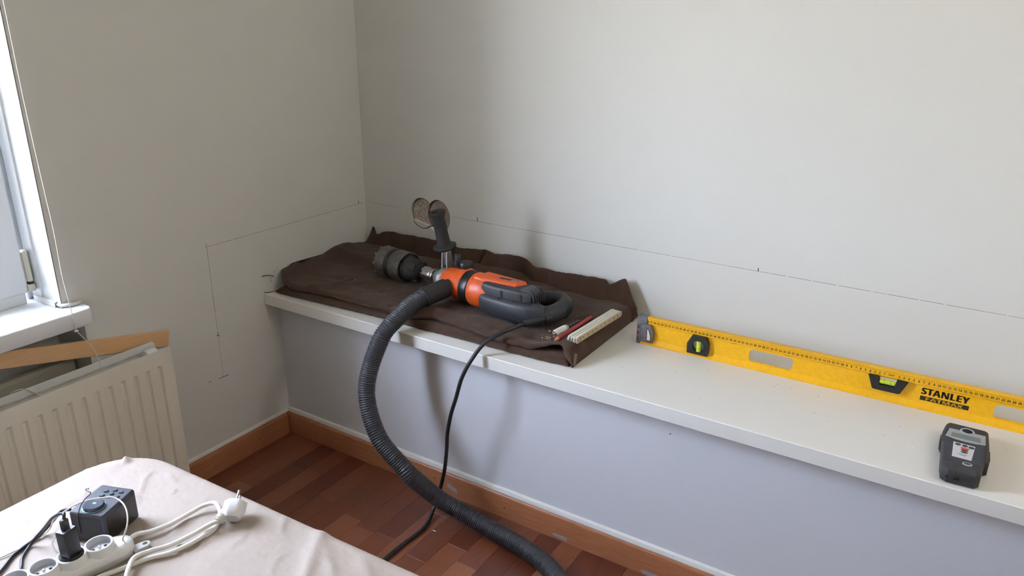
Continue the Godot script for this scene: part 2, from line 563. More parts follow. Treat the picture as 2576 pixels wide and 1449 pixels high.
func build_room() -> void:
	# back wall, with the two overlapping drilled circles
	var g := G.new()
	var hx0 := 0.1; var hx1 := 0.5; var hy0 := 0.56; var hy1 := 0.84
	g.holed(hx0, hy0, hx1, hy1, hole_outline(), Vector2(0.287, 0.693), -0.3, 0.0)
	g.box(Vector3((hx0 - 0.3) / 2, RY / 2, -0.15), Vector3(hx0 + 0.3, RY, 0.3))
	g.box(Vector3((hx1 + RX) / 2, RY / 2, -0.15), Vector3(RX - hx1, RY, 0.3))
	g.box(Vector3((hx0 + hx1) / 2, hy0 / 2, -0.15), Vector3(hx1 - hx0, hy0, 0.3))
	g.box(Vector3((hx0 + hx1) / 2, (hy1 + RY) / 2, -0.15), Vector3(hx1 - hx0, RY - hy1, 0.3))
	var wb := part("wall_back", g, M.wall)
	struct(wb, "white painted wall behind the shelf with two drilled circles")
	# what the core drill left in the circles
	var L := oval(0.0465, 0.0485, 48, Vector2(0.2535, 0.6935))
	var Rr := oval(0.0525, 0.0605, 48, Vector2(0.3205, 0.6925))
	var left: PackedVector2Array = Geometry2D.clip_polygons(L, Rr)[0]
	var chord := PackedVector2Array([Vector2(0.1, 0.668), Vector2(0.225, 0.668), Vector2(0.262, 0.659), Vector2(0.30, 0.653), Vector2(0.30, 0.55), Vector2(0.1, 0.55)])
	var up: PackedVector2Array = Geometry2D.clip_polygons(left, chord)[0]
	var low: PackedVector2Array = Geometry2D.intersect_polygons(left, chord)[0]
	tag(part("plaster_core", G.new().prism(up, -0.07, -0.009, 0.001), M.plaster, wb), "rough plaster core inside the left drilled circle")
	tag(part("plaster_core", G.new().prism(low, -0.07, -0.001, 0.001), M.wall, wb), "painted sliver left at the foot of the left circle")
	tag(part("plaster_core", G.new().prism(oval(0.0445, 0.0525, 48, Vector2(0.3205, 0.6925)), -0.07, -0.012, 0.001), M.plaster_deep, wb), "recessed plaster core inside the right drilled circle")
	part("hole_bottom", G.new().box(Vector3(0.287, 0.693, -0.075), Vector3(0.3, 0.22, 0.012)), M.kerf, wb)
	# left wall with the window opening and the radiator niche
	g = G.new()
	var d := 0.34
	var add := func(z0: float, z1: float, y0: float, y1: float, x0: float, x1: float): g.box(Vector3((x0 + x1) / 2, (y0 + y1) / 2, (z0 + z1) / 2), Vector3(x1 - x0, y1 - y0, z1 - z0))
	add.call(0.0, 1.023, 0.0, RY, -d, 0.0)
	add.call(1.023, 1.0669, 0.60, RY, -d, 0.0)
	add.call(1.023, 2.25, 0.0, 0.6088, -d, -0.13)
	add.call(1.067, WZ, WT, RY, -d, 0.0)
	add.call(WZ, RZ, 0.60, RY, -d, 0.0)
	add.call(2.25, RZ, 0.0, 0.60, -d, 0.0)
	struct(part("wall_left", g, M.wall), "white painted wall with the window and the pencil marks")
	struct(part("wall_right", G.new().box(Vector3(RX + 0.15, RY / 2, RZ / 2), Vector3(0.3, RY, RZ + 0.6)), M.wall))
	struct(part("wall_front", G.new().box(Vector3(RX / 2, RY / 2, RZ + 0.15), Vector3(RX + 0.6, RY, 0.3)), M.wall))
	struct(part("ceiling", G.new().box(Vector3(RX / 2, RY + 0.1, RZ / 2), Vector3(RX + 0.9, 0.2, RZ + 0.9)), M.ceiling))
	# the boxed-in lower wall under the shelf
	var wl := part("wall_lower", G.new().box(Vector3(RX / 2, 0.235, 0.21), Vector3(RX, 0.4664, 0.42)), M.lower)
	struct(wl, "smooth white lower wall set back under the shelf")
	# skirting boards
	var bb := part("baseboard_back", skirting(RX, 0.075, 0.014, Transform3D(Basis(), Vector3(0, 0, 0.42))), M.base_wood)
	struct(bb, "reddish brown wooden skirting board under the shelf")
	var bl := part("baseboard_left", skirting(1.16, 0.075, 0.0135, Transform3D(Basis(Vector3.UP, PI / 2), Vector3(0, 0, 1.60))), M.base_wood)
	struct(bl, "reddish brown wooden skirting board below the left wall")
	# white strip of filler on top of the skirting
	g = G.new()
	g.prism(PackedVector2Array([Vector2(0.0, 0.0752), Vector2(0.0105, 0.0752), Vector2(0.0105, 0.079), Vector2(0.008, 0.0865), Vector2(0.0, 0.0885)]), 0.0, RX, 0.0, Transform3D(Basis(Vector3(0, 0, 1), Vector3.UP, Vector3(1, 0, 0)), Vector3(0, 0, 0.42)))
	struct(part("trim_1", g, M.shelf), "white strip on top of the back skirting board")
	g = G.new()
	g.prism(PackedVector2Array([Vector2(0.0, 0.0752), Vector2(0.006, 0.0752), Vector2(0.004, 0.082), Vector2(0.0, 0.084)]), 0.43, 0.88, 0.0, Transform3D(Basis(Vector3(1, 0, 0), Vector3.UP, Vector3(0, 0, 1)), Vector3.ZERO))
	struct(part("trim_2", g, M.shelf), "thin white bead on top of the left skirting board")

func skirting(len: float, h: float, th: float, xf: Transform3D) -> G:
	# profile (depth, height) run along x
	var p := PackedVector2Array([Vector2(0, 0), Vector2(th, 0), Vector2(th, h - 0.010), Vector2(th - 0.0015, h - 0.005), Vector2(th - 0.005, h - 0.0015), Vector2(th - 0.010, h), Vector2(0, h)])
	return G.new().prism(p, 0.0, len, 0.0, xf * Transform3D(Basis(Vector3(0, 0, 1), Vector3.UP, Vector3(1, 0, 0)), Vector3.ZERO))

func build_floor() -> void:
	var fl := part("floor", G.new().box(Vector3(RX / 2, -0.108, RZ / 2), Vector3(RX + 0.7, 0.2, RZ + 0.7)), M.dark_gap)
	struct(fl, "reddish brown strip parquet floor")
	var rng := RandomNumberGenerator.new()
	rng.seed = 7
	var w := 0.0635
	var x0 := 0.984 - 16 * w
	# joints read from the photograph, per strip index (0 = strip that ends at x0 + w)
	var known := {9: [0.681], 10: [0.672], 7: [0.60], 13: [0.605], 14: [0.65, 0.47], 15: [0.52], 3: [0.566], 11: [0.52, 0.80], 12: [0.70]}
	var tone_known := {9: [1, 3], 10: [0, 2], 13: [0, 3], 14: [1, 2, 4], 15: [2, 0], 11: [2, 3, 1], 12: [1, 2], 7: [1, 1], 3: [0, 1]}
	var cache := {}
	for k in 57:
		var xa := x0 + k * w
		if xa > RX - 0.02: break
		var cuts := [0.433]
		if known.has(k):
			var kk: Array = known[k].duplicate()
			kk.sort()
			cuts += kk
		else:
			cuts.append(0.433 + rng.randf_range(0.08, 0.3))
		while cuts[cuts.size() - 1] < (1.95 if k < 34 else 0.9):
			cuts.append(cuts[cuts.size() - 1] + rng.randf_range(0.20, 0.38))
		cuts.append(RZ)
		for i in cuts.size() - 1:
			var tone := rng.randi_range(0, 3)
			if rng.randf() < 0.12: tone = 4
			if tone_known.has(k) and i < tone_known[k].size(): tone = tone_known[k][i]
			var z0: float = cuts[i] + 0.00025
			var z1: float = cuts[i + 1] - 0.00025
			var key := snappedf(z1 - z0, 0.002)
			var ln := key
			if not cache.has(key):
				cache[key] = G.new().box(Vector3(0, -0.004, 0), Vector3(w - 0.0005, 0.008, ln), 0.0004).mesh()
			var o := put("plank", cache[key], M.planks[tone], fl)
			o.position = Vector3(xa + w / 2, 0, (z0 + z1) / 2)

func build_lamp(at: Vector3) -> void:
	# warm ceiling lamp out of frame on the right
	var o := thing("pendant_lamp", "round white glass pendant lamp glowing warm near the right wall", "lamp", Transform3D(Basis(), at))
	var glow := mat(c8(255, 226, 180), 0.5)
	glow.emission_enabled = true
	glow.emission = c8(255, 246, 226)
	glow.emission_energy_multiplier = 1.5
	part("lamp_globe", G.new().lathe([[0.0, -0.12], [0.05, -0.11], [0.09, -0.08], [0.115, -0.03], [0.12, 0.0], [0.115, 0.03], [0.09, 0.08], [0.05, 0.11], [0.03, 0.118]], 32), glow, o)
	part("lamp_cap", G.new().lathe([[0.035, 0.112], [0.035, 0.135], [0.012, 0.15], [0.0, 0.15]], 24), M.white_plastic, o)
	part("lamp_cable", G.new().tube([Vector3(0, 0.145, 0), Vector3(0, 0.3, 0), Vector3(0, RY - at.y, 0)], 0.003, 8), M.white_cable, o)
	var l := OmniLight3D.new()
	l.name = "lamp_light"
	l.light_color = c8(255, 249, 242)
	l.light_energy = 0.50
	l.omni_range = 12.0
	l.omni_attenuation = 2.0
	l.light_size = 0.12
	l.shadow_enabled = true
	o.add_child(l)

func build_window() -> void:
	var wn := Node3D.new()
	wn.name = "window_1"
	add_child(wn, true)
	struct(wn, "white plastic window at the left edge with its sash shut")
	# lining of the reveal, right side, top and left side
	var wm := (1.067 + WZ) / 2.0
	var ww := WZ - 1.067
	var g := G.new()
	var hm := (0.65 + WT) / 2.0
	var hh := WT - 0.65
	g.box(Vector3(-0.0365, hm, 1.0665), Vector3(0.073, hh, 0.002))
	g.box(Vector3(-0.0365, WT - 0.0015, wm), Vector3(0.073, 0.003, ww - 0.008))
	g.box(Vector3(-0.0365, hm, WZ - 0.0015), Vector3(0.073, hh, 0.003))
	part("reveal_lining", g, M.white_gloss, wn)
	# fixed frame
	g = G.new()
	g.box(Vector3(-0.10, hm, 1.0585), Vector3(0.05, hh, 0.023), 0.004)
	g.box(Vector3(-0.1435, hm, 1.064), Vector3(0.033, hh, 0.034), 0.003)
	g.box(Vector3(-0.135, WT - 0.02, wm + 0.005), Vector3(0.07, 0.04, ww - 0.045), 0.004)
	g.box(Vector3(-0.135, hm, WZ - 0.012), Vector3(0.07, hh, 0.024), 0.004)
	g.box(Vector3(-0.135, 0.664, wm + 0.005), Vector3(0.07, 0.032, ww - 0.045), 0.004)
	part("window_frame", g, M.pvc, wn)
	# sash: two stiles with the rails between them
	g = G.new()
	var sa := 1.088
	var sb := WZ - 0.026
	var sy := (0.677 + WT - 0.042) / 2.0
	var sh := WT - 0.042 - 0.677
	g.box(Vector3(-0.125, sy, sa + 0.036), Vector3(0.06, sh, 0.072), 0.005)
	g.box(Vector3(-0.125, sy, sb - 0.036), Vector3(0.06, sh, 0.072), 0.005)
	g.box(Vector3(-0.1255, 0.677 + 0.036, (sa + sb) / 2), Vector3(0.059, 0.072, sb - sa - 0.138), 0.004)
	g.box(Vector3(-0.1255, WT - 0.042 - 0.036, (sa + sb) / 2), Vector3(0.059, 0.072, sb - sa - 0.138), 0.004)
	part("sash_frame", g, M.pvc, wn)
	var glass := mat(Color(0.95, 0.98, 1.0, 0.06), 0.02)
	glass.transparency = BaseMaterial3D.TRANSPARENCY_ALPHA
	part("glass_pane", G.new().box(Vector3(-0.122, sy, (sa + sb) / 2), Vector3(0.006, sh - 0.136, sb - sa - 0.136)), glass, wn)
	# hinge cover
	g = G.new()
	g.box(Vector3(-0.104, 0.742, 1.0795), Vector3(0.022, 0.08, 0.0135), 0.004)
	part("hinge_cover", g, M.old_plastic, wn)
	g = G.new()
	g.box(Vector3(-0.104, 0.688, 1.0805), Vector3(0.022, 0.018, 0.018), 0.002)
	part("hinge_block", g, M.old_plastic, wn)
	part("hinge_pin", G.new().box(Vector3(-0.102, 0.6995, 1.0795), Vector3(0.014, 0.005, 0.012), 0.001), M.black_hole, wn)
	# sill with a rounded front corner
	var sp := PackedVector2Array([Vector2(-0.16, 1.068), Vector2(0.0005, 1.068), Vector2(0.0005, 1.021), Vector2(0.035, 1.021), Vector2(0.045, 1.023), Vector2(0.052, 1.029), Vector2(0.055, 1.038), Vector2(0.055, 2.25), Vector2(-0.16, 2.25)])
	g = G.new()
	g.prism(sp, 0.0, 0.041, 0.003, Transform3D(Basis(Vector3(1, 0, 0), Vector3(0, 0, 1), Vector3(0, 1, 0)), Vector3(0, 0.609, 0)))
	part("window_sill", g, M.white_gloss, wn)
	# cable duct on the sill
	var cd := thing("cable_duct", "short white plastic cable duct lying on the sill against the reveal", "cable duct")
	g = G.new()
	g.box(Vector3(-0.062, 0.6575, 1.0745), Vector3(0.096, 0.013, 0.002), 0.0005)
	g.box(Vector3(-0.062, 0.6575, 1.0615), Vector3(0.096, 0.013, 0.002), 0.0005)
	g.box(Vector3(-0.062, 0.6635, 1.068), Vector3(0.096, 0.0018, 0.015), 0.0005)
	g.box(Vector3(-0.062, 0.6512, 1.068), Vector3(0.096, 0.0018, 0.015), 0.0005)
	part("duct_shell", g, M.white_plastic, cd)
	part("cable", G.new().tube(curve([Vector3(-0.08, 0.657, 1.068), Vector3(-0.01, 0.657, 1.068), Vector3(0.004, 0.657, 1.064), Vector3(0.010, 0.657, 1.053), Vector3(0.009, 0.655, 1.040), Vector3(0.006, 0.654, 1.029), Vector3(0.001, 0.653, 1.024)], 0.004), 0.0042, 12), M.white_plastic, cd)
	# blind cord
	var bc := thing("blind_cord", "thin cream blind cord hanging down beside the window into the radiator", "cord")
	var pts := [Vector3(0.062, 2.35, 1.088), Vector3(0.061, 1.331, 1.0865), Vector3(0.061, 1.147, 1.0863), Vector3(0.0605, 0.993, 1.0832), Vector3(0.0603, 0.857, 1.0797), Vector3(0.0603, 0.752, 1.0812), Vector3(0.060, 0.68, 1.0775), Vector3(0.060, 0.608, 1.0742)]
	part("string", G.new().tube(curve(pts, 0.012), 0.00095, 8), M.white_cable, bc)
	var kn := func(p: Vector3, kr: float): part("knot", G.new().lathe([[0.0, -kr], [kr * 0.7, -kr * 0.7], [kr, 0.0], [kr * 0.7, kr * 0.7], [0.0, kr]], 12, Transform3D(Basis().scaled(Vector3(1, 0.8, 1.5)), p)), M.white_cable, bc)
	kn.call(Vector3(0.060, 0.607, 1.0742), 0.0035)
	kn.call(Vector3(0.060, 0.7535, 1.0812), 0.0016)
	pts = [Vector3(0.060, 0.606, 1.0735), Vector3(0.061, 0.578, 1.058), Vector3(0.062, 0.547, 1.0435), Vector3(0.063, 0.517, 1.037), Vector3(0.062, 0.495, 1.036), Vector3(0.060, 0.44, 1.045), Vector3(0.058, 0.40, 1.10), Vector3(0.057, 0.42, 1.15), Vector3(0.048, 0.470, 1.172), Vector3(0.040, 0.489, 1.188), Vector3(0.035, 0.5005, 1.203), Vector3(0.031, 0.5025, 1.216), Vector3(0.026, 0.495, 1.232), Vector3(0.022, 0.46, 1.24)]
	part("string", G.new().tube(curve(pts, 0.006), 0.0009, 8), M.white_cable, bc)
	# batten leaning behind the radiator
	var bt := thing("wooden_batten", "long light brown wooden lath wedged slantwise behind the radiator top", "lath")
	var a := Vector3(0.012, 0.4825, 0.816)
	var b := Vector3(-0.012, 0.569, 1.219)
	var dx := (b - a).normalized()
	var dn := (Vector3(1, 0, 0.2) - dx * Vector3(1, 0, 0.2).dot(dx)).normalized()
	var dy := dn.cross(dx)
	if dy.y < 0.0: dy = -dy
	var ln := (b - a).length() * 1.22
	part("lath", G.new().box(Vector3(ln / 2, 0, 0), Vector3(ln, 0.043, 0.009), 0.0012, Transform3D(Basis(dx, dy, dn), a)), M.wood_light, bt)
	# panel standing in the niche
	var pn := thing("insulation_panel", "grey insulation board standing in the niche behind the radiator", "panel")
	part("board", G.new().box(Vector3(-0.075, 0.27, 1.54), Vector3(0.03, 0.432, 1.02), 0.008), M.panel, pn)

func build_shelf() -> void:
	var o := thing("shelf", "long white painted shelf board running along the back wall", "shelf")
	part("board", G.new().box(Vector3(RX / 2, SHELF_Y - 0.0181, 0.236), Vector3(RX, 0.0362, 0.4722), 0.0016), M.shelf, o)
	var rng := RandomNumberGenerator.new()
	rng.seed = 3
	# paint blobs
	var blob := func(p: Vector3, r: float, up: Vector3, parent: Node, m: Material):
		var bs := Basis()
		if up == Vector3.BACK: bs = Basis(Vector3.RIGHT, PI / 2)
		part("paint_blob", G.new().lathe([[r, -0.0005], [r * 0.95, r * 0.25], [r * 0.6, r * 0.5], [0.0, r * 0.6]], 14, Transform3D(bs.scaled(Vector3(1, 1, 1)), p)), m, parent)
	blob.call(Vector3(1.795, SHELF_Y, 0.355), 0.0032, Vector3.UP, o, M.shelf)
	blob.call(Vector3(1.803, SHELF_Y, 0.357), 0.002, Vector3.UP, o, M.shelf)
	var wl := get_node("wall_lower")
	blob.call(Vector3(1.312, 0.409, 0.42), 0.0028, Vector3.BACK, wl, M.lower)
	blob.call(Vector3(1.37, 0.26, 0.42), 0.0018, Vector3.BACK, wl, M.lower)

func build_radiator() -> void:
	var o := thing("radiator", "cream white steel panel radiator with vertical ridges below the window", "radiator")
	var z0 := 0.868
	var z1 := 2.25
	var ytop := 0.4995
	var ybot := 0.085
	# front plate: a ridged sheet, front at x = 0.1
	var pitch := 0.0337
	var prof := [[0.0, 0.0], [0.0135, 0.0], [0.0175, -0.0065], [0.0245, -0.0065], [0.0285, 0.0], [pitch, 0.0]]
	var g := G.new()
	var zs := [[z0, 0.0]]
	var zz := 0.8865
	while zz < z1 - 0.05:
		for p in prof: zs.append([zz + p[0], p[1]])
		zz += pitch
	zs.append([z1, 0.0])
	var ys := [[ytop, 0.0], [ytop - 0.043, 0.0], [ytop - 0.050, 1.0], [ybot + 0.05, 1.0], [ybot + 0.043, 0.0], [ybot, 0.0]]
	var fr := []
	var bk := []
	for y in ys:
		var r := []
		var r2 := []
		for z in zs:
			r.append(g.v(Vector3(0.1 + z[1] * y[1], y[0], z[0])))
			r2.append(g.v(Vector3(0.0985 + z[1] * y[1], y[0], z[0])))
		fr.append(r)
		bk.append(r2)
	for i in ys.size() - 1:
		for j in zs.size() - 1:
			g.q(fr[i][j], fr[i][j + 1], fr[i + 1][j + 1], fr[i + 1][j])
			g.q(bk[i][j], bk[i + 1][j], bk[i + 1][j + 1], bk[i][j + 1])
	var nz := zs.size()
	for j in nz - 1:
		g.q(fr[0][j], bk[0][j], bk[0][j + 1], fr[0][j + 1])
		g.q(fr[5][j], fr[5][j + 1], bk[5][j + 1], bk[5][j])
	for i in ys.size() - 1:
		g.q(fr[i][0], fr[i + 1][0], bk[i + 1][0], bk[i][0])
		g.q(fr[i][nz - 1], bk[i][nz - 1], bk[i + 1][nz - 1], fr[i + 1][nz - 1])
	g.flush()
	part("front_plate", g, M.radiator, o)
	# back plate with rounded top corners
	var pl := rrect(z1 - z0 - 0.004, ytop - ybot, 0.012)
	part("back_plate", G.new().prism(pl, 0.0, 0.0022, 0.0006, Transform3D(Basis(Vector3(0, 0, -1), Vector3.UP, Vector3(1, 0, 0)), Vector3(0.032, (ytop + ybot) / 2, (z0 + z1) / 2))), M.white_gloss, o)
	# pressed bead along the back plate and the welded top water channels
	part("dust_line", G.new().box(Vector3(0.0345, ytop - 0.021, (z0 + z1) / 2 + 0.01), Vector3(0.0014, 0.006, z1 - z0 - 0.08), 0.0006), M.dust, o)
	part("tie_bar", G.new().box(Vector3(0.066, ytop - 0.10, (z0 + z1) / 2), Vector3(0.06, 0.004, z1 - z0 - 0.03)), M.radiator, o)
	# end bush with vent plug
	part("vent_plug", G.new().lathe([[0.0, -0.014], [0.0135, -0.013], [0.016, -0.008], [0.016, 0.012], [0.013, 0.016], [0.0, 0.016]], 24, Transform3D(Basis(Vector3.RIGHT, PI / 2), Vector3(0.066, ytop - 0.018, z0 + 0.035))), M.white_gloss, o)

func build_bed() -> void:
	var o := thing("bed", "single bed with a pale pinkish beige fitted sheet beside the radiator", "bed", Transform3D(Basis(Vector3.UP, 0.03), Vector3(0.45, 0, 1.2)) * Transform3D(Basis(), Vector3(-0.45, 0, -1.2)))
	var x0 := 0.372; var x1 := 2.42; var z0 := 1.157; var z1 := 2.12
	var rc := 0.13
	var er := 0.02
	var xs := []
	var x := x0
	while x < 1.27:
		xs.append(x); x += 0.0065
	while x < x1 - 0.02:
		xs.append(x); x += 0.04
	xs.append(x1)
	var zs := []
	var z := z0
	while z < 1.56:
		zs.append(z); z += 0.0065
	while z < z1 - 0.02:
		zs.append(z); z += 0.04
	zs.append(z1)
	var nz := FastNoiseLite.new()
	nz.seed = 5; nz.frequency = 6.0; nz.fractal_octaves = 4
	var rdg := FastNoiseLite.new()
	rdg.seed = 9; rdg.frequency = 5.5; rdg.fractal_type = FastNoiseLite.FRACTAL_RIDGED; rdg.fractal_octaves = 2
	# creases: from, to, half width, height
	var cr := [
		[Vector2(0.94, 1.172), Vector2(1.01, 1.29), 0.010, 0.004], [Vector2(1.01, 1.29), Vector2(1.02, 1.42), 0.009, 0.0032],
		[Vector2(0.79, 1.19), Vector2(0.835, 1.175), 0.004, 0.002], [Vector2(0.80, 1.20), Vector2(0.855, 1.20), 0.004, 0.002],
		[Vector2(0.83, 1.30), Vector2(0.90, 1.27), 0.003, 0.0016], [Vector2(0.84, 1.33), Vector2(0.95, 1.31), 0.003, 0.0016],
		[Vector2(0.82, 1.34), Vector2(0.85, 1.33), 0.003, 0.0016], [Vector2(0.80, 1.40), Vector2(0.92, 1.33), 0.0035, 0.0017],
		[Vector2(0.83, 1.28), Vector2(0.83, 1.25), 0.003, 0.0014], [Vector2(0.62, 1.19), Vector2(0.60, 1.21), 0.003, 0.0014],
		[Vector2(0.57, 1.18), Vector2(0.555, 1.20), 0.003, 0.0014], [Vector2(0.70, 1.18), Vector2(0.68, 1.21), 0.003, 0.0012],
		[Vector2(0.47, 1.36), Vector2(0.47, 1.28), 0.004, 0.0014], [Vector2(0.50, 1.34), Vector2(0.51, 1.27), 0.004, 0.0012],
		[Vector2(0.98, 1.20), Vector2(1.10, 1.30), 0.008, 0.0022], [Vector2(1.05, 1.19), Vector2(1.16, 1.26), 0.007, 0.0018],
		[Vector2(0.78, 1.175), Vector2(0.76, 1.20), 0.003, 0.0016], [Vector2(0.85, 1.175), Vector2(0.87, 1.20), 0.005, 0.0022]]
	var g := G.new()
	var id := []
	var edge := {}
	for i in xs.size():
		var row := []
		for j in zs.size():
			var p := Vector2(xs[i], zs[j])
			# rounded corners: pull points outside the arc onto it
			var cx: float = clamp(p.x, x0 + rc, x1 - rc)
			var cz: float = clamp(p.y, z0 + rc, z1 - rc)
			var c := Vector2(cx, cz)
			var dd := p - c
			if dd.x != 0.0 and dd.y != 0.0 and dd.length() > rc:
				p = c + dd.normalized() * rc
				dd = p - c
			var dist: float = min(min(p.x - x0, x1 - p.x), min(p.y - z0, z1 - p.y))
			if dd.x != 0.0 and dd.y != 0.0: dist = rc - dd.length()
			dist = max(dist, 0.0)
			var y := BED_Y
			if dist < er:
				var e := (er - dist) / er
				y -= er * (1.0 - sqrt(max(0.0, 1.0 - e * e)))
			var fade: float = clamp(dist / 0.03, 0.15, 1.0)
			y += nz.get_noise_2d(p.x, p.y) * 0.0028 * fade
			y += max(0.0, rdg.get_noise_2d(p.x, p.y * 1.6) - 0.70) * 0.011 * fade
			for k in cr:
				var cp := Geometry2D.get_closest_point_to_segment(p, k[0], k[1])
				var q := (p - cp).length()
				if q < k[2] * 3.5:
					y += k[3] * 1.5 * gauss(q, k[2])
			# little tuck of cloth standing up at the corner seam
			var q2 := (p - Vector2(0.430, 1.2085)).length()
			if q2 < 0.03: y += 0.012 * gauss(q2, 0.0055)
			row.append(g.v(Vector3(p.x, y, p.y)))
		id.append(row)
	var sg := g.ng()
	for i in xs.size() - 1:
		for j in zs.size() - 1:
			g.q(id[i][j], id[i + 1][j], id[i + 1][j + 1], id[i][j + 1], sg)
	# skirt down the sides and a bottom
	var ring := []
	for i in xs.size(): ring.append(id[i][0])
	for j in range(1, zs.size()): ring.append(id[xs.size() - 1][j])
	for i in range(xs.size() - 2, -1, -1): ring.append(id[i][zs.size() - 1])
	for j in range(zs.size() - 2, 0, -1): ring.append(id[0][j])
	var prev := ring
	for yb in [0.40, 0.30, 0.235]:
		var low := []
		for r in ring:
			var p: Vector3 = g.V[r]
			low.append(g.v(Vector3(p.x, yb, p.z)))
		for i in ring.size():
			var j := (i + 1) % ring.size()
			g.q(prev[i], prev[j], low[j], low[i], sg)
		prev = low
	var c0 := g.v(Vector3((x0 + x1) / 2, 0.235, (z0 + z1) / 2))
	for i in ring.size():
		g.t(c0, prev[i], prev[(i + 1) % ring.size()])
	g.flush()
	part("fitted_sheet", g, M.sheet, o)
	part("bed_frame", G.new().box(Vector3((x0 + x1) / 2, 0.19, (z0 + z1) / 2), Vector3(x1 - x0 - 0.02, 0.09, z1 - z0 - 0.02), 0.004), M.bed_frame, o)
	for sx in [x0 + 0.05, x1 - 0.05]:
		for sz in [z0 + 0.05, z1 - 0.05]:
			part("leg", G.new().box(Vector3(sx, 0.0725, sz), Vector3(0.06, 0.145, 0.06), 0.003), M.bed_frame, o)

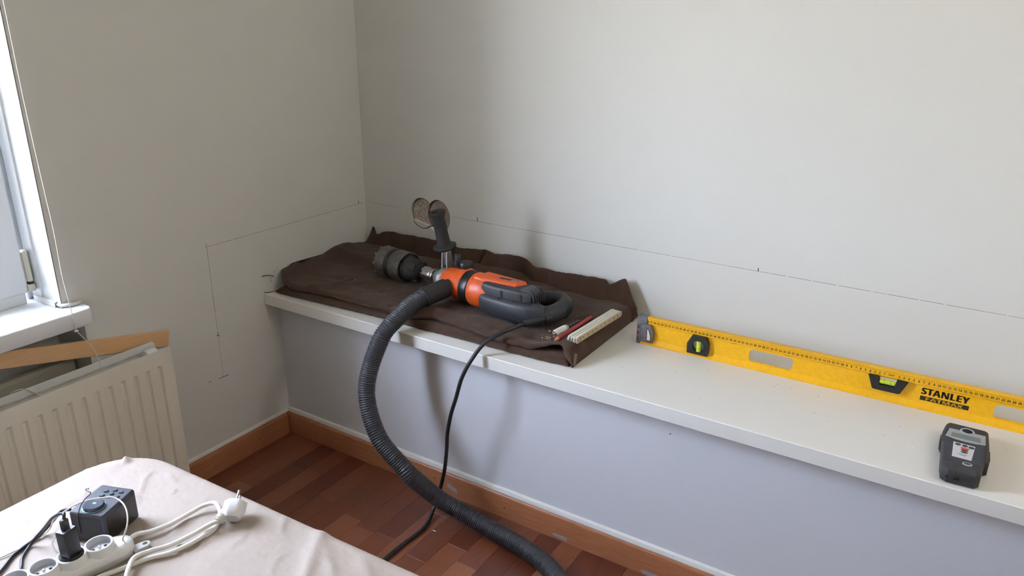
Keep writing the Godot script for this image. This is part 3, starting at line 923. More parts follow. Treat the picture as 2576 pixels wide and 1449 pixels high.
# ------------------------------------------------------------------ blanket
func build_blanket() -> void:
	var o := thing("blanket", "thick dark brown felt blanket folded into layers on the shelf under the drill", "blanket")
	var nz := FastNoiseLite.new()
	nz.seed = 12; nz.frequency = 7.0; nz.fractal_octaves = 3
	var fine := FastNoiseLite.new()
	fine.seed = 13; fine.frequency = 30.0; fine.fractal_octaves = 2
	var S := SHELF_Y
	# lower layer: rounded slab whose hem follows the shelf edge
	var front := [[0.03, 0.447], [0.1, 0.446], [0.19, 0.440], [0.41, 0.428], [0.54, 0.429], [0.70, 0.424], [0.84, 0.422], [0.96, 0.419], [1.03, 0.413]]
	var rows := []
	var N := 120
	for i in N + 1:
		var u := i / float(N)
		var x := lerpf(0.028, 1.036, u)
		var zf := lerp_list(front, x) + 0.003 + fine.get_noise_2d(x * 2.0, 3.0) * 0.002
		var e: float = 1.0
		if u < 0.02: e = sqrt(u / 0.02)
		if u > 0.985: e = sqrt(max(0.0, (1.0 - u) / 0.015))
		var th := 0.0215 + nz.get_noise_2d(x * 1.5, 9.0) * 0.003
		th *= 0.35 + 0.65 * e
		var r := []
		var prof := [[-0.40, 0.0006], [-0.006, 0.0006], [-0.001, 0.003], [0.0, th * 0.5], [-0.002, th * 0.82], [-0.008, th * 0.97], [-0.02, th], [-0.06, th], [-0.40, th]]
		for p in prof: r.append(Vector3(x, S + p[1], zf + p[0]))
		rows.append(r)
	part("lower_fold", G.new().loft(rows), M.blanket, o)
	# upper layer
	var crease := [[0.0, 0.400], [0.04, 0.425], [0.096, 0.450], [0.13, 0.445], [0.172, 0.436], [0.29, 0.434], [0.37, 0.428], [0.43, 0.428], [0.50, 0.436], [0.545, 0.442], [0.575, 0.420], [0.605, 0.402], [0.64, 0.404], [0.69, 0.408], [0.795, 0.421], [0.86, 0.428], [0.937, 0.421], [0.969, 0.405], [0.994, 0.385], [1.02, 0.40], [1.05, 0.41]]
	rows = []
	N = 260
	var zsamp := 64
	for i in N + 1:
		var u := i / float(N)
		var x := lerpf(0.004, 1.0475, u)
		var zc := lerp_list(crease, x) + fine.get_noise_2d(x * 1.3, 1.0) * 0.0015
		var drop := 0.0
		var xr := 1.0475 - x
		if xr < 0.03: drop = 1.0 - sqrt(max(0.0, 1.0 - pow((0.03 - xr) / 0.03, 2.0)))
		var lift_l: float = gauss(max(x - 0.004, 0.0), 0.045)
		var r := []
		var top := func(z: float) -> float:
			var h := 0.0415
			h += 0.022 * lift_l * smoothstep(0.02, 0.12, z)
			h += nz.get_noise_2d(x * 0.9, z) * 0.006 + fine.get_noise_2d(x * 0.6, z * 0.6) * 0.0012
			# lump of a fold underneath at the back left
			h += 0.014 * smoothstep(0.225, 0.165, z + x * 0.12) * smoothstep(0.42, 0.1, x)
			# rises towards the wall in the middle and behind the drill
			h += 0.030 * smoothstep(0.14, 0.03, z) * gauss(x - 0.56, 0.15)
			# hollow and swell around the right end
			h += 0.008 * gauss(x - 0.985, 0.035) * smoothstep(0.0, 0.1, z) - 0.006 * gauss(x - 0.92, 0.04)
			# ripple parallel to the front edge
			h += 0.004 * gauss(z - (zc - 0.05 - 0.02 * sin(x * 9.0)), 0.012) - 0.004 * gauss(z - (zc - 0.085 - 0.02 * sin(x * 9.0)), 0.014)
			# short diagonal wrinkles near the front middle
			var d1 := Geometry2D.get_closest_point_to_segment(Vector2(x, z), Vector2(0.50, 0.43), Vector2(0.62, 0.37))
			h += 0.008 * gauss((Vector2(x, z) - d1).length(), 0.012)
			var d2 := Geometry2D.get_closest_point_to_segment(Vector2(x, z), Vector2(0.47, 0.41), Vector2(0.56, 0.38))
			h -= 0.007 * gauss((Vector2(x, z) - d2).length(), 0.010)
			var d3 := Geometry2D.get_closest_point_to_segment(Vector2(x, z), Vector2(0.16, 0.43), Vector2(0.24, 0.34))
			h += 0.006 * gauss((Vector2(x, z) - d3).length(), 0.014)
			var d4 := Geometry2D.get_closest_point_to_segment(Vector2(x, z), Vector2(0.80, 0.385), Vector2(0.98, 0.375))
			h -= 0.004 * gauss((Vector2(x, z) - d4).length(), 0.008)
			return h
		var hf: float = top.call(zc)
		var base := 0.0235 + nz.get_noise_2d(x * 2.0, 31.0) * 0.003
		var bump_z := 0.002 + nz.get_noise_2d(x * 2.2, 4.0) * 0.004
		var k := 1.0 - drop
		base += 0.011 * smoothstep(0.925, 0.985, x) * (1.0 - smoothstep(1.005, 1.02, x))
		if x > 1.005: base = lerpf(base, 0.001, smoothstep(1.005, 1.03, x))
		r.append(Vector3(x, S + base, 0.012))
		r.append(Vector3(x, S + base, zc - 0.05))
		r.append(Vector3(x, S + base + 0.0005, zc - 0.012))
		r.append(Vector3(x, S + base + 0.003, zc - 0.002))
		r.append(Vector3(x, S + lerpf(base + 0.006, hf, 0.25) * (k if drop > 0.5 else 1.0), zc + bump_z))
		r.append(Vector3(x, S + max(base + 0.002, lerpf(base, hf, 0.68) * k), zc + bump_z * 0.8))
		r.append(Vector3(x, S + max(base + 0.003, lerpf(base, hf, 0.9) * k), zc - 0.002))
		for j in zsamp:
			var z := lerpf(zc - 0.008, 0.012, j / float(zsamp - 1))
			r.append(Vector3(x, S + max(base + 0.004, top.call(z) * k), z))
		rows.append(r)
	part("upper_fold", G.new().loft(rows), M.blanket, o)
	# flap standing against the wall: two overlapping lengths
	var tops_l := [[0.006, 0.560], [0.03, 0.59], [0.042, 0.612], [0.048, 0.626], [0.053, 0.618], [0.058, 0.598], [0.07, 0.597], [0.085, 0.606], [0.105, 0.613], [0.135, 0.616], [0.17, 0.617], [0.26, 0.617], [0.37, 0.616], [0.40, 0.612], [0.44, 0.612], [0.48, 0.615], [0.52, 0.617], [0.56, 0.610]]
	var tops_r := [[0.512, 0.575], [0.525, 0.600], [0.541, 0.622], [0.556, 0.612], [0.58, 0.615], [0.61, 0.621], [0.639, 0.622], [0.68, 0.615], [0.722, 0.601], [0.76, 0.600], [0.802, 0.601], [0.86, 0.602], [0.905, 0.603], [0.945, 0.602], [0.958, 0.590], [0.972, 0.597], [0.99, 0.610], [1.008, 0.619], [1.018, 0.603], [1.028, 0.584], [1.040, 0.562], [1.052, 0.538]]
	for e in 2:
		var tp: Array = tops_l if e == 0 else tops_r
		var xa: float = tp[0][0]
		var xb: float = tp[tp.size() - 1][0]
		rows = []
		N = 150
		for i in N + 1:
			var x := lerpf(xa, xb, i / float(N))
			var yt := lerp_list(tp, x) + fine.get_noise_2d(x * 2.5, 7.0 + e) * 0.0012
			var wob := nz.get_noise_2d(x * 2.2, 20.0 + e) * 0.010
			var lean := 0.020 + 0.006 * e + wob * 0.6
			# a soft vertical fold or two
			lean += 0.010 * gauss(x - 0.185, 0.02) + 0.012 * gauss(x - 0.44, 0.03) + 0.008 * gauss(x - 0.80, 0.05) + 0.01 * gauss(x - 0.71, 0.015)
			if e == 1: lean += 0.016 * gauss(x - 0.525, 0.02)
			if e == 1 and x > 0.99: lean = lerpf(lean, 0.040, smoothstep(0.99, 1.046, x))
			lean = max(lean, 0.012)
			var th := 0.0075
			var r := []
			var bot := S + 0.004
			var H := yt - bot
			for k in 9:
				var f := k / 8.0
				var zz := lerpf(lean + 0.022, lean, pow(f, 0.6)) + 0.004 * sin(f * 5.0 + x * 14.0) * f * (1.0 - f) * 3.0
				r.append(Vector3(x, bot + H * f - (0.002 if k == 8 else 0.0), zz))
			r.append(Vector3(x, yt, lean - th * 0.4))
			for k in 9:
				var f := 1.0 - k / 8.0
				var zz := lerpf(lean + 0.022, lean, pow(f, 0.6)) - th
				r.append(Vector3(x, bot + H * f - (0.002 if k == 0 else 0.0), max(zz, 0.003)))
			rows.append(r)
		part("raised_flap", G.new().loft(rows), M.blanket, o)
	# overcast stitching along the hems
	var g := G.new()
	var rng := RandomNumberGenerator.new()
	rng.seed = 4
	for i in 15:
		var f := i / 14.0
		var p := Vector3(1.0485, S + 0.006 + f * 0.030, 0.4085 - f * 0.004)
		g.tube([p, p + Vector3(0.0035, 0.0015, 0.001), p + Vector3(0.006, 0.0005, -0.002)], 0.0005, 5)
	for i in 12:
		var f := i / 11.0
		var p := Vector3(0.006 + 0.002 * sin(i * 2.0), S + 0.035 + f * 0.034, 0.447 - f * f * 0.03)
		g.tube([p, p + Vector3(0.003, 0.0006, 0.001), p + Vector3(0.0052, -0.001, 0.002)], 0.00055, 5)
	part("hem_stitching", g, M.thread, o).set_meta("kind", "stuff")
	# loose ends of the hem at the front left corner
	part("loose_hem", G.new().tube(curve([Vector3(0.002, S + 0.057, 0.474), Vector3(0.006, S + 0.0575, 0.462), Vector3(0.012, S + 0.056, 0.452), Vector3(0.016, S + 0.05, 0.44)], 0.004), 0.0012, 6), M.blanket, o)
	part("loose_hem", G.new().tube(curve([Vector3(0.002, S + 0.0035, 0.4705), Vector3(0.012, S + 0.004, 0.466), Vector3(0.022, S + 0.006, 0.456), Vector3(0.03, S + 0.009, 0.444)], 0.004), 0.0013, 6), M.blanket, o)

# ------------------------------------------------------------------ drill
const DRILL_L := 0.0

func along_x(x := 0.0, y := 0.0, z := 0.0) -> Transform3D:
	# lathe axis (local Y) laid along +X
	return Transform3D(Basis(Vector3(0, -1, 0), Vector3(1, 0, 0), Vector3(0, 0, 1)), Vector3(x, y, z))

func between(a: Vector3, b: Vector3) -> Transform3D:
	# local Y from a towards b
	var y := (b - a).normalized()
	var x := (Vector3.RIGHT if abs(y.x) < 0.9 else Vector3.BACK)
	x = (x - y * x.dot(y)).normalized()
	return Transform3D(Basis(x, y, x.cross(y)), a)

func build_drill() -> void:
	var root := Transform3D(Basis(Vector3.UP, -0.1315), Vector3(0.27983, 0.5445, 0.22244))
	var o := thing("core_drill", "orange and black core drill with a hole saw lying on the brown blanket", "drill", root)
	var inv := root.affine_inverse()
	var A := 0.0485
	var ax := along_x(0.0, A, 0.0)
	# hole saw
	var saw := part("hole_saw", G.new().lathe([[0.0445, 0.0], [0.0475, 0.0005], [0.0475, 0.004], [0.0482, 0.006], [0.0482, 0.040], [0.0476, 0.043], [0.0476, 0.060], [0.0484, 0.064], [0.0484, 0.100], [0.0488, 0.102], [0.0488, 0.108], [0.0462, 0.109], [0.0448, 0.108], [0.0448, 0.101], [0.0, 0.101], [0.0, 0.096], [0.0445, 0.096]], 56, ax, true), M.steel_dark, o)
	var g := G.new()
	part("dark_band", G.new().lathe([[0.0475, 0.041], [0.0481, 0.0425], [0.0481, 0.0605], [0.0475, 0.062]], 56, ax, true), M.steel_band, saw)
	for k in 10:
		var a := TAU * k / 10.0 + 0.2
		part("carbide_tooth", G.new().box(Vector3(-0.0022, cos(a) * 0.046 + A, sin(a) * 0.046), Vector3(0.006, 0.0055, 0.0055), 0.0008), M.cast_alu, saw)
	part("bit_adapter", G.new().lathe([[0.0, 0.1005], [0.037, 0.1005], [0.0385, 0.104], [0.0385, 0.117], [0.035, 0.121], [0.0345, 0.136], [0.031, 0.141], [0.030, 0.150], [0.024, 0.158], [0.018, 0.160], [0.0, 0.160]], 40, ax), M.rubber, o)
	g = G.new()
	for k in 3:
		var a := TAU * k / 3.0 + 0.9
		part("adapter_lug", G.new().box(Vector3(0.147, 0.029, 0.0), Vector3(0.022, 0.012, 0.026), 0.004, Transform3D(Basis(Vector3.RIGHT, a), Vector3(0, A, 0))), M.rubber, o)
	part("spindle_collar", G.new().lathe([[0.0, 0.155], [0.0135, 0.155], [0.0135, 0.172], [0.0145, 0.174], [0.0185, 0.1745], [0.0192, 0.176], [0.0192, 0.210], [0.0185, 0.212], [0.0165, 0.2125], [0.0165, 0.214], [0.021, 0.2145], [0.0215, 0.216], [0.0215, 0.222], [0.021, 0.2235], [0.013, 0.224], [0.0125, 0.231], [0.0155, 0.2315], [0.0158, 0.237], [0.0, 0.237]], 40, ax), M.chrome, o)
	g = G.new()
	for k in 2:
		part("spanner_flat", G.new().box(Vector3(0.192, 0.0185, 0.0), Vector3(0.026, 0.003, 0.020), 0.0006, Transform3D(Basis(Vector3.RIGHT, 0.35 + PI * k), Vector3(0, A, 0))), M.cast_alu, o)
	part("gear_neck", G.new().lathe([[0.0, 0.234], [0.022, 0.234], [0.024, 0.238], [0.025, 0.252], [0.029, 0.262], [0.034, 0.272], [0.036, 0.280], [0.0, 0.280]], 40, ax), M.cast_alu, o)
	g = G.new()
	for k in 8:
		var a := TAU * k / 8.0
		part("neck_rib", G.new().prism(PackedVector2Array([Vector2(0.240, 0.02), Vector2(0.240, 0.027), Vector2(0.274, 0.0385), Vector2(0.276, 0.02)]), -0.0016, 0.0016, 0.0006, Transform3D(Basis(Vector3.RIGHT, a + 0.35), Vector3(0, A, 0))), M.cast_alu, o)
	# orange front housing, black band, orange motor housing
	part("front_housing", G.new().lathe([[0.0, 0.275], [0.034, 0.275], [0.0385, 0.277], [0.0395, 0.286], [0.0405, 0.292], [0.0435, 0.312], [0.0465, 0.335], [0.0475, 0.360], [0.0, 0.360]], 48, ax), M.orange, o)
	g = G.new()
	g.box(Vector3(0.318, A + 0.026, 0.034), Vector3(0.008, 0.002, 0.003), 0.0006, Transform3D())
	part("housing_slot", g, M.black_hole, o)
	g = G.new()
	part("housing_lug", G.new().box(Vector3(0.352, A + 0.0455, -0.012), Vector3(0.016, 0.006, 0.012), 0.0015), M.orange, o)
	part("housing_lug", G.new().box(Vector3(0.297, A + 0.008, 0.040), Vector3(0.02, 0.012, 0.012), 0.003), M.orange, o)
	part("rubber_band", G.new().lathe([[0.0, 0.358], [0.0485, 0.358], [0.0492, 0.360], [0.0492, 0.384], [0.0485, 0.386], [0.0468, 0.387], [0.0468, 0.391], [0.0, 0.391]], 48, ax), M.band, o)
	part("motor_housing", G.new().lathe([[0.0, 0.388], [0.0478, 0.388], [0.0485, 0.390], [0.0485, 0.402], [0.0475, 0.420], [0.0440, 0.440], [0.0380, 0.456], [0.0, 0.456]], 48, ax), M.orange, o)
	# dark rear shell: lower half clasps the motor, its outline seen from above
	var flat := Transform3D(Basis(Vector3(1, 0, 0), Vector3(0, 0, 1), Vector3(0, 1, 0)), Vector3.ZERO)
	var low := PackedVector2Array([Vector2(0.440, -0.052), Vector2(0.437, 0.0), Vector2(0.432, 0.040), Vector2(0.440, 0.0485), Vector2(0.455, 0.051), Vector2(0.54, 0.050), Vector2(0.59, 0.043), Vector2(0.625, 0.030), Vector2(0.640, 0.014), Vector2(0.640, -0.004), Vector2(0.615, -0.010), Vector2(0.60, -0.018), Vector2(0.585, -0.03), Vector2(0.565, -0.050), Vector2(0.52, -0.052)])
	var sh := part("rear_shell", G.new().prism(low, 0.004, 0.060, 0.012, flat, 0.010), M.dark_shell, o)
	var up := PackedVector2Array([Vector2(0.432, 0.026), Vector2(0.440, 0.037), Vector2(0.47, 0.037), Vector2(0.575, 0.022), Vector2(0.592, 0.012), Vector2(0.597, -0.010), Vector2(0.592, -0.034), Vector2(0.57, -0.046), Vector2(0.44, -0.048)])
	part("motor_cover", G.new().prism(up, 0.05, 0.0885, 0.009, flat, 0.0), M.dark_shell, o)
	# screw bosses and screw holes on the shell
	g = G.new()
	for p in [Vector2(0.447, 0.030), Vector2(0.505, 0.028), Vector2(0.565, 0.020)]:
		part("screw_boss", G.new().lathe([[0.0062, 0.058], [0.0062, 0.079], [0.0048, 0.081], [0.0, 0.081]], 16, Transform3D(Basis(), Vector3(p.x, 0, p.y))), M.black_plastic, sh)
	g = G.new()
	for p in [Vector3(0.505, 0.0603, 0.040), Vector3(0.55, 0.0603, 0.034), Vector3(0.60, 0.0603, 0.024)]:
		part("screw_hole", G.new().lathe([[0.0028, -0.002], [0.0028, 0.0002], [0.0, 0.0002]], 12, Transform3D(Basis(), p)), M.black_hole, sh)
	# orange tongue over the top with its dark label
	var tg := PackedVector2Array([Vector2(0.40, -0.036), Vector2(0.40, 0.026), Vector2(0.43, 0.024), Vector2(0.446, 0.017), Vector2(0.526, 0.005), Vector2(0.532, 0.001), Vector2(0.545, -0.031), Vector2(0.535, -0.040)])
	part("orange_tongue", G.new().prism(tg, 0.060, 0.0960, 0.007, flat, 0.0), M.orange, o)
	part("label_plate", G.new().prism(rrect(0.060, 0.0135, 0.003), 0.0, 0.0007, 0.0, Transform3D(Basis(Vector3.UP, 0.14), Vector3(0.494, 0.0957, -0.0155)) * flat), M.band, o)
	g = G.new()
	for k in 5:
		g.box(Vector3(0.503 + k * 0.0042, 0.0966, -0.0165 - k * 0.0006), Vector3(0.0026, 0.0004, 0.0032 if k % 2 == 0 else 0.0045), 0.0)
	g.box(Vector3(0.512, 0.0966, -0.0115), Vector3(0.020, 0.0004, 0.0007), 0.0)
	part("label_print", g, M.print_light, o)
	# vent ribs across the rear corner of the cover
	g = G.new()
	for k in 6:
		var w := 0.010 - k * 0.0094
		part("vent_rib", G.new().tube(curve([Vector3(0.556, 0.0878, w), Vector3(0.578, 0.0885, w - 0.001), Vector3(0.590, 0.084, w - 0.002), Vector3(0.5975, 0.074, w - 0.002), Vector3(0.599, 0.056, w - 0.002)], 0.003), 0.0024, 8), M.dark_shell, o)
	g = G.new()
	for k in 5:
		var w := 0.0053 - k * 0.0094
		part("vent_slot", G.new().tube(curve([Vector3(0.558, 0.0866, w), Vector3(0.577, 0.0868, w - 0.001), Vector3(0.5885, 0.0828, w - 0.002), Vector3(0.5955, 0.073, w - 0.002), Vector3(0.597, 0.056, w - 0.002)], 0.003), 0.0022, 6), M.black_hole, o)
	# D handle lying flat behind
	var hp := [Vector3(0.570, 0.032, 0.020), Vector3(0.606, 0.031, 0.014), Vector3(0.632, 0.031, -0.008), Vector3(0.642, 0.032, -0.040), Vector3(0.638, 0.033, -0.074), Vector3(0.620, 0.033, -0.101), Vector3(0.588, 0.031, -0.114), Vector3(0.548, 0.029, -0.107), Vector3(0.518, 0.029, -0.085), Vector3(0.500, 0.034, -0.045)]
	var hc := curve(hp, 0.006)
	var rad := []
	for i in hc.size():
		var f: float = i / float(hc.size() - 1)
		rad.append(0.0225 - 0.004 * smoothstep(0.58, 0.8, f))
	var dh := part("d_handle", G.new().tube(hc, rad, 24, Transform3D(), 1.12, Vector3.UP), M.black_plastic, o)
	g = G.new()
	for k in 4:
		var i: int = int(hc.size() * (0.36 + k * 0.022))
		var p: Vector3 = hc[i]
		var q: Vector3 = hc[i + 1]
		part("grip_ring", G.new().lathe([[0.0238, -0.001], [0.0252, -0.0005], [0.0252, 0.0005], [0.0238, 0.001]], 28, between(p, q), true), M.black_plastic, dh)
	g = G.new()
	for p in [Vector3(0.617, 0.0562, -0.098), Vector3(0.592, 0.0545, -0.110), Vector3(0.634, 0.0562, -0.076), Vector3(0.618, 0.0545, 0.004)]:
		part("screw_hole", G.new().lathe([[0.0034, -0.003], [0.0034, 0.0006], [0.0, 0.0006]], 12, Transform3D(Basis(), p)), M.black_hole, dh)
	# cord with its sleeve
	var sl := [inv * Vector3(0.925, 0.573, 0.29), inv * Vector3(0.911, 0.572, 0.313), inv * Vector3(0.896, 0.571, 0.342), inv * Vector3(0.882, 0.570, 0.370)]
	part("cord_sleeve", G.new().tube(curve(sl, 0.006), 0.0088, 16), M.black_plastic, o)
	part("sleeve_collar", G.new().tube([inv * Vector3(0.919, 0.5725, 0.300), inv * Vector3(0.911, 0.572, 0.3145)], 0.0135, 18), M.black_plastic, o)
	var cp := [Vector3(0.884, 0.570, 0.366), Vector3(0.868, 0.5655, 0.395), Vector3(0.848, 0.5565, 0.432), Vector3(0.822, 0.5345, 0.468), Vector3(0.803, 0.496, 0.498), Vector3(0.783, 0.447, 0.512), Vector3(0.767, 0.386, 0.518), Vector3(0.748, 0.331, 0.516), Vector3(0.731, 0.266, 0.511), Vector3(0.724, 0.212, 0.507), Vector3(0.713, 0.144, 0.504), Vector3(0.700, 0.082, 0.508), Vector3(0.690, 0.030, 0.522), Vector3(0.700, 0.0065, 0.565), Vector3(0.708, 0.0058, 0.60), Vector3(0.707, 0.0055, 0.639), Vector3(0.703, 0.0055, 0.699), Vector3(0.703, 0.0055, 0.754), Vector3(0.70, 0.0055, 0.90), Vector3(0.70, 0.0055, 1.10)]
	for i in cp.size(): cp[i] = inv * cp[i]
	part("power_cord", G.new().tube(curve(cp, 0.008), 0.0052, 14), M.cord, o)
	# side handle standing up
	var s0 := inv * Vector3(0.545, 0.640, 0.250)
	var s1 := inv * Vector3(0.5395, 0.684, 0.2525)
	var s2 := inv * Vector3(0.527, 0.797, 0.271)
	var hx := between(s1, s2)
	part("side_handle", G.new().lathe([[0.0, -0.004], [0.012, -0.004], [0.026, 0.0], [0.0335, 0.005], [0.035, 0.008], [0.034, 0.0105], [0.028, 0.0125], [0.0215, 0.017], [0.0195, 0.024], [0.0185, 0.05], [0.0182, 0.085], [0.0195, 0.098], [0.0235, 0.108], [0.0245, 0.112], [0.0238, 0.1145], [0.021, 0.1155], [0.017, 0.113], [0.014, 0.104], [0.012, 0.092], [0.0, 0.092]], 40, hx), M.rubber, o)
	part("handle_stem", G.new().lathe([[0.0, -0.002], [0.011, -0.002], [0.011, 0.05], [0.0, 0.05]], 20, between(s0, s1)), M.cast_alu, o)
	# clamp bracket of the side handle
	g = G.new()
	g.lathe([[0.0345, -0.008], [0.0375, -0.007], [0.0375, 0.007], [0.0345, 0.008]], 36, along_x(0.268, A, 0), true)
	g.prism(PackedVector2Array([Vector2(-0.018, 0.030), Vector2(0.018, 0.030), Vector2(0.014, 0.075), Vector2(0.009, 0.100), Vector2(-0.009, 0.100), Vector2(-0.014, 0.075)]), -0.002, 0.002, 0.0008, Transform3D(Basis(Vector3(0.1, 0, 0.995), Vector3(-0.02, 1, 0).normalized(), Vector3(-0.995, 0, 0.1)), Vector3(0.262, A, -0.004)))
	g.prism(PackedVector2Array([Vector2(-0.016, 0.030), Vector2(0.016, 0.030), Vector2(0.012, 0.070), Vector2(0.008, 0.092), Vector2(-0.008, 0.092), Vector2(-0.012, 0.070)]), -0.002, 0.002, 0.0008, Transform3D(Basis(Vector3(0.1, 0, 0.995), Vector3(-0.08, 1, 0).normalized(), Vector3(-0.995, 0, 0.1)), Vector3(0.280, A, -0.006)))
	part("handle_clamp", g, M.cast_alu, o)
	part("clamp_bolt", G.new().lathe([[0.0, -0.012], [0.009, -0.011], [0.010, -0.004], [0.010, 0.022], [0.008, 0.026], [0.0, 0.026]], 20, Transform3D(Basis(), Vector3(0.294, A + 0.052, -0.022))), M.black_plastic, o)
	part("bolt_hole", G.new().lathe([[0.0, 0.0], [0.0045, 0.0], [0.0045, 0.0006], [0.0, 0.0006]], 16, Transform3D(Basis(), Vector3(0.294, A + 0.078, -0.022))), M.black_hole, o)
	# gear selector knob on top
	part("selector_base", G.new().lathe([[0.0, -0.012], [0.0225, -0.012], [0.0225, 0.0035], [0.021, 0.0045], [0.0, 0.0045]], 28, Transform3D(Basis(), Vector3(0.330, A + 0.036, -0.018))), M.cast_alu, o)
	part("selector_knob", G.new().lathe([[0.0, 0.004], [0.0200, 0.004], [0.0204, 0.006], [0.0204, 0.024], [0.019, 0.0265], [0.0, 0.0265]], 28, Transform3D(Basis(), Vector3(0.330, A + 0.036, -0.018))), M.band, o)
	# stub for the dust extraction
	part("dust_port", G.new().tube([inv * Vector3(0.589, 0.5965, 0.262), inv * Vector3(0.587, 0.594, 0.295), inv * Vector3(0.584, 0.591, 0.330)], 0.0212, 28), M.black_plastic, o)

func build_hose() -> void:
	var o := thing("vacuum_hose", "dark grey corrugated vacuum hose curving from the drill down to the floor", "hose")
	var c0 := Vector3(0.5855, 0.5925, 0.316)
	var c1 := Vector3(0.575, 0.587, 0.350)
	var c2 := Vector3(0.563, 0.581, 0.384)
	part("cuff", G.new().tube(curve([c0, c0.lerp(c1, 0.1), c1, c2], 0.004), 0.0275, 32), M.rubber, o)
	part("cuff_rim", G.new().tube(curve([c2 - (c2 - c1).normalized() * 0.006, c2, c2 + (c2 - c1).normalized() * 0.003], 0.003), 0.0282, 32), M.rubber, o)
	var hp := [c2 - (c2 - c1).normalized() * 0.008, Vector3(0.5535, 0.574, 0.410), Vector3(0.549, 0.5625, 0.445), Vector3(0.540, 0.533, 0.502), Vector3(0.530, 0.506, 0.527), Vector3(0.5131, 0.4351, 0.5550), Vector3(0.5121, 0.3658, 0.5800), Vector3(0.5400, 0.3033, 0.6000), Vector3(0.5876, 0.2456, 0.6150), Vector3(0.6587, 0.1852, 0.6100), Vector3(0.6727, 0.1678, 0.6050), Vector3(0.7304, 0.0919, 0.5620), Vector3(0.7927, 0.0483, 0.5300), Vector3(0.882, 0.030, 0.528), Vector3(0.975, 0.0262, 0.537), Vector3(1.062, 0.0262, 0.560), Vector3(1.113, 0.0262, 0.586), Vector3(1.18, 0.0262, 0.64), Vector3(1.24, 0.0262, 0.74), Vector3(1.26, 0.0262, 0.86)]
	var c := curve(hp, 0.0012)
	var rad := []
	var s := 0.0
	for i in c.size():
		if i > 0: s += (c[i] - c[i - 1]).length()
		var ph := fposmod(s / 0.0064, 1.0)
		rad.append(0.0212 + 0.0030 * pow(0.5 - 0.5 * cos(TAU * ph), 0.65))
	part("corrugated_tube", G.new().tube(c, rad, 26), M.hose, o)

# ------------------------------------------------------------------ level
func text_mesh(s: String, size: float, m: Transform3D, st: SurfaceTool, weight := 400, squeeze := 1.0, depth := 0.0004, align := HORIZONTAL_ALIGNMENT_CENTER) -> void:
	var f := SystemFont.new()
	f.font_names = PackedStringArray(["Droid Sans"])
	f.font_weight = weight
	var tm := TextMesh.new()
	tm.text = s
	tm.font = f
	tm.font_size = 48
	tm.pixel_size = size / 34.0
	tm.depth = depth
	tm.curve_step = 4.0
	tm.horizontal_alignment = align
	tm.vertical_alignment = VERTICAL_ALIGNMENT_CENTER
	st.append_from(tm, 0, m * Transform3D(Basis().scaled(Vector3(squeeze, 1, 1)), Vector3.ZERO))

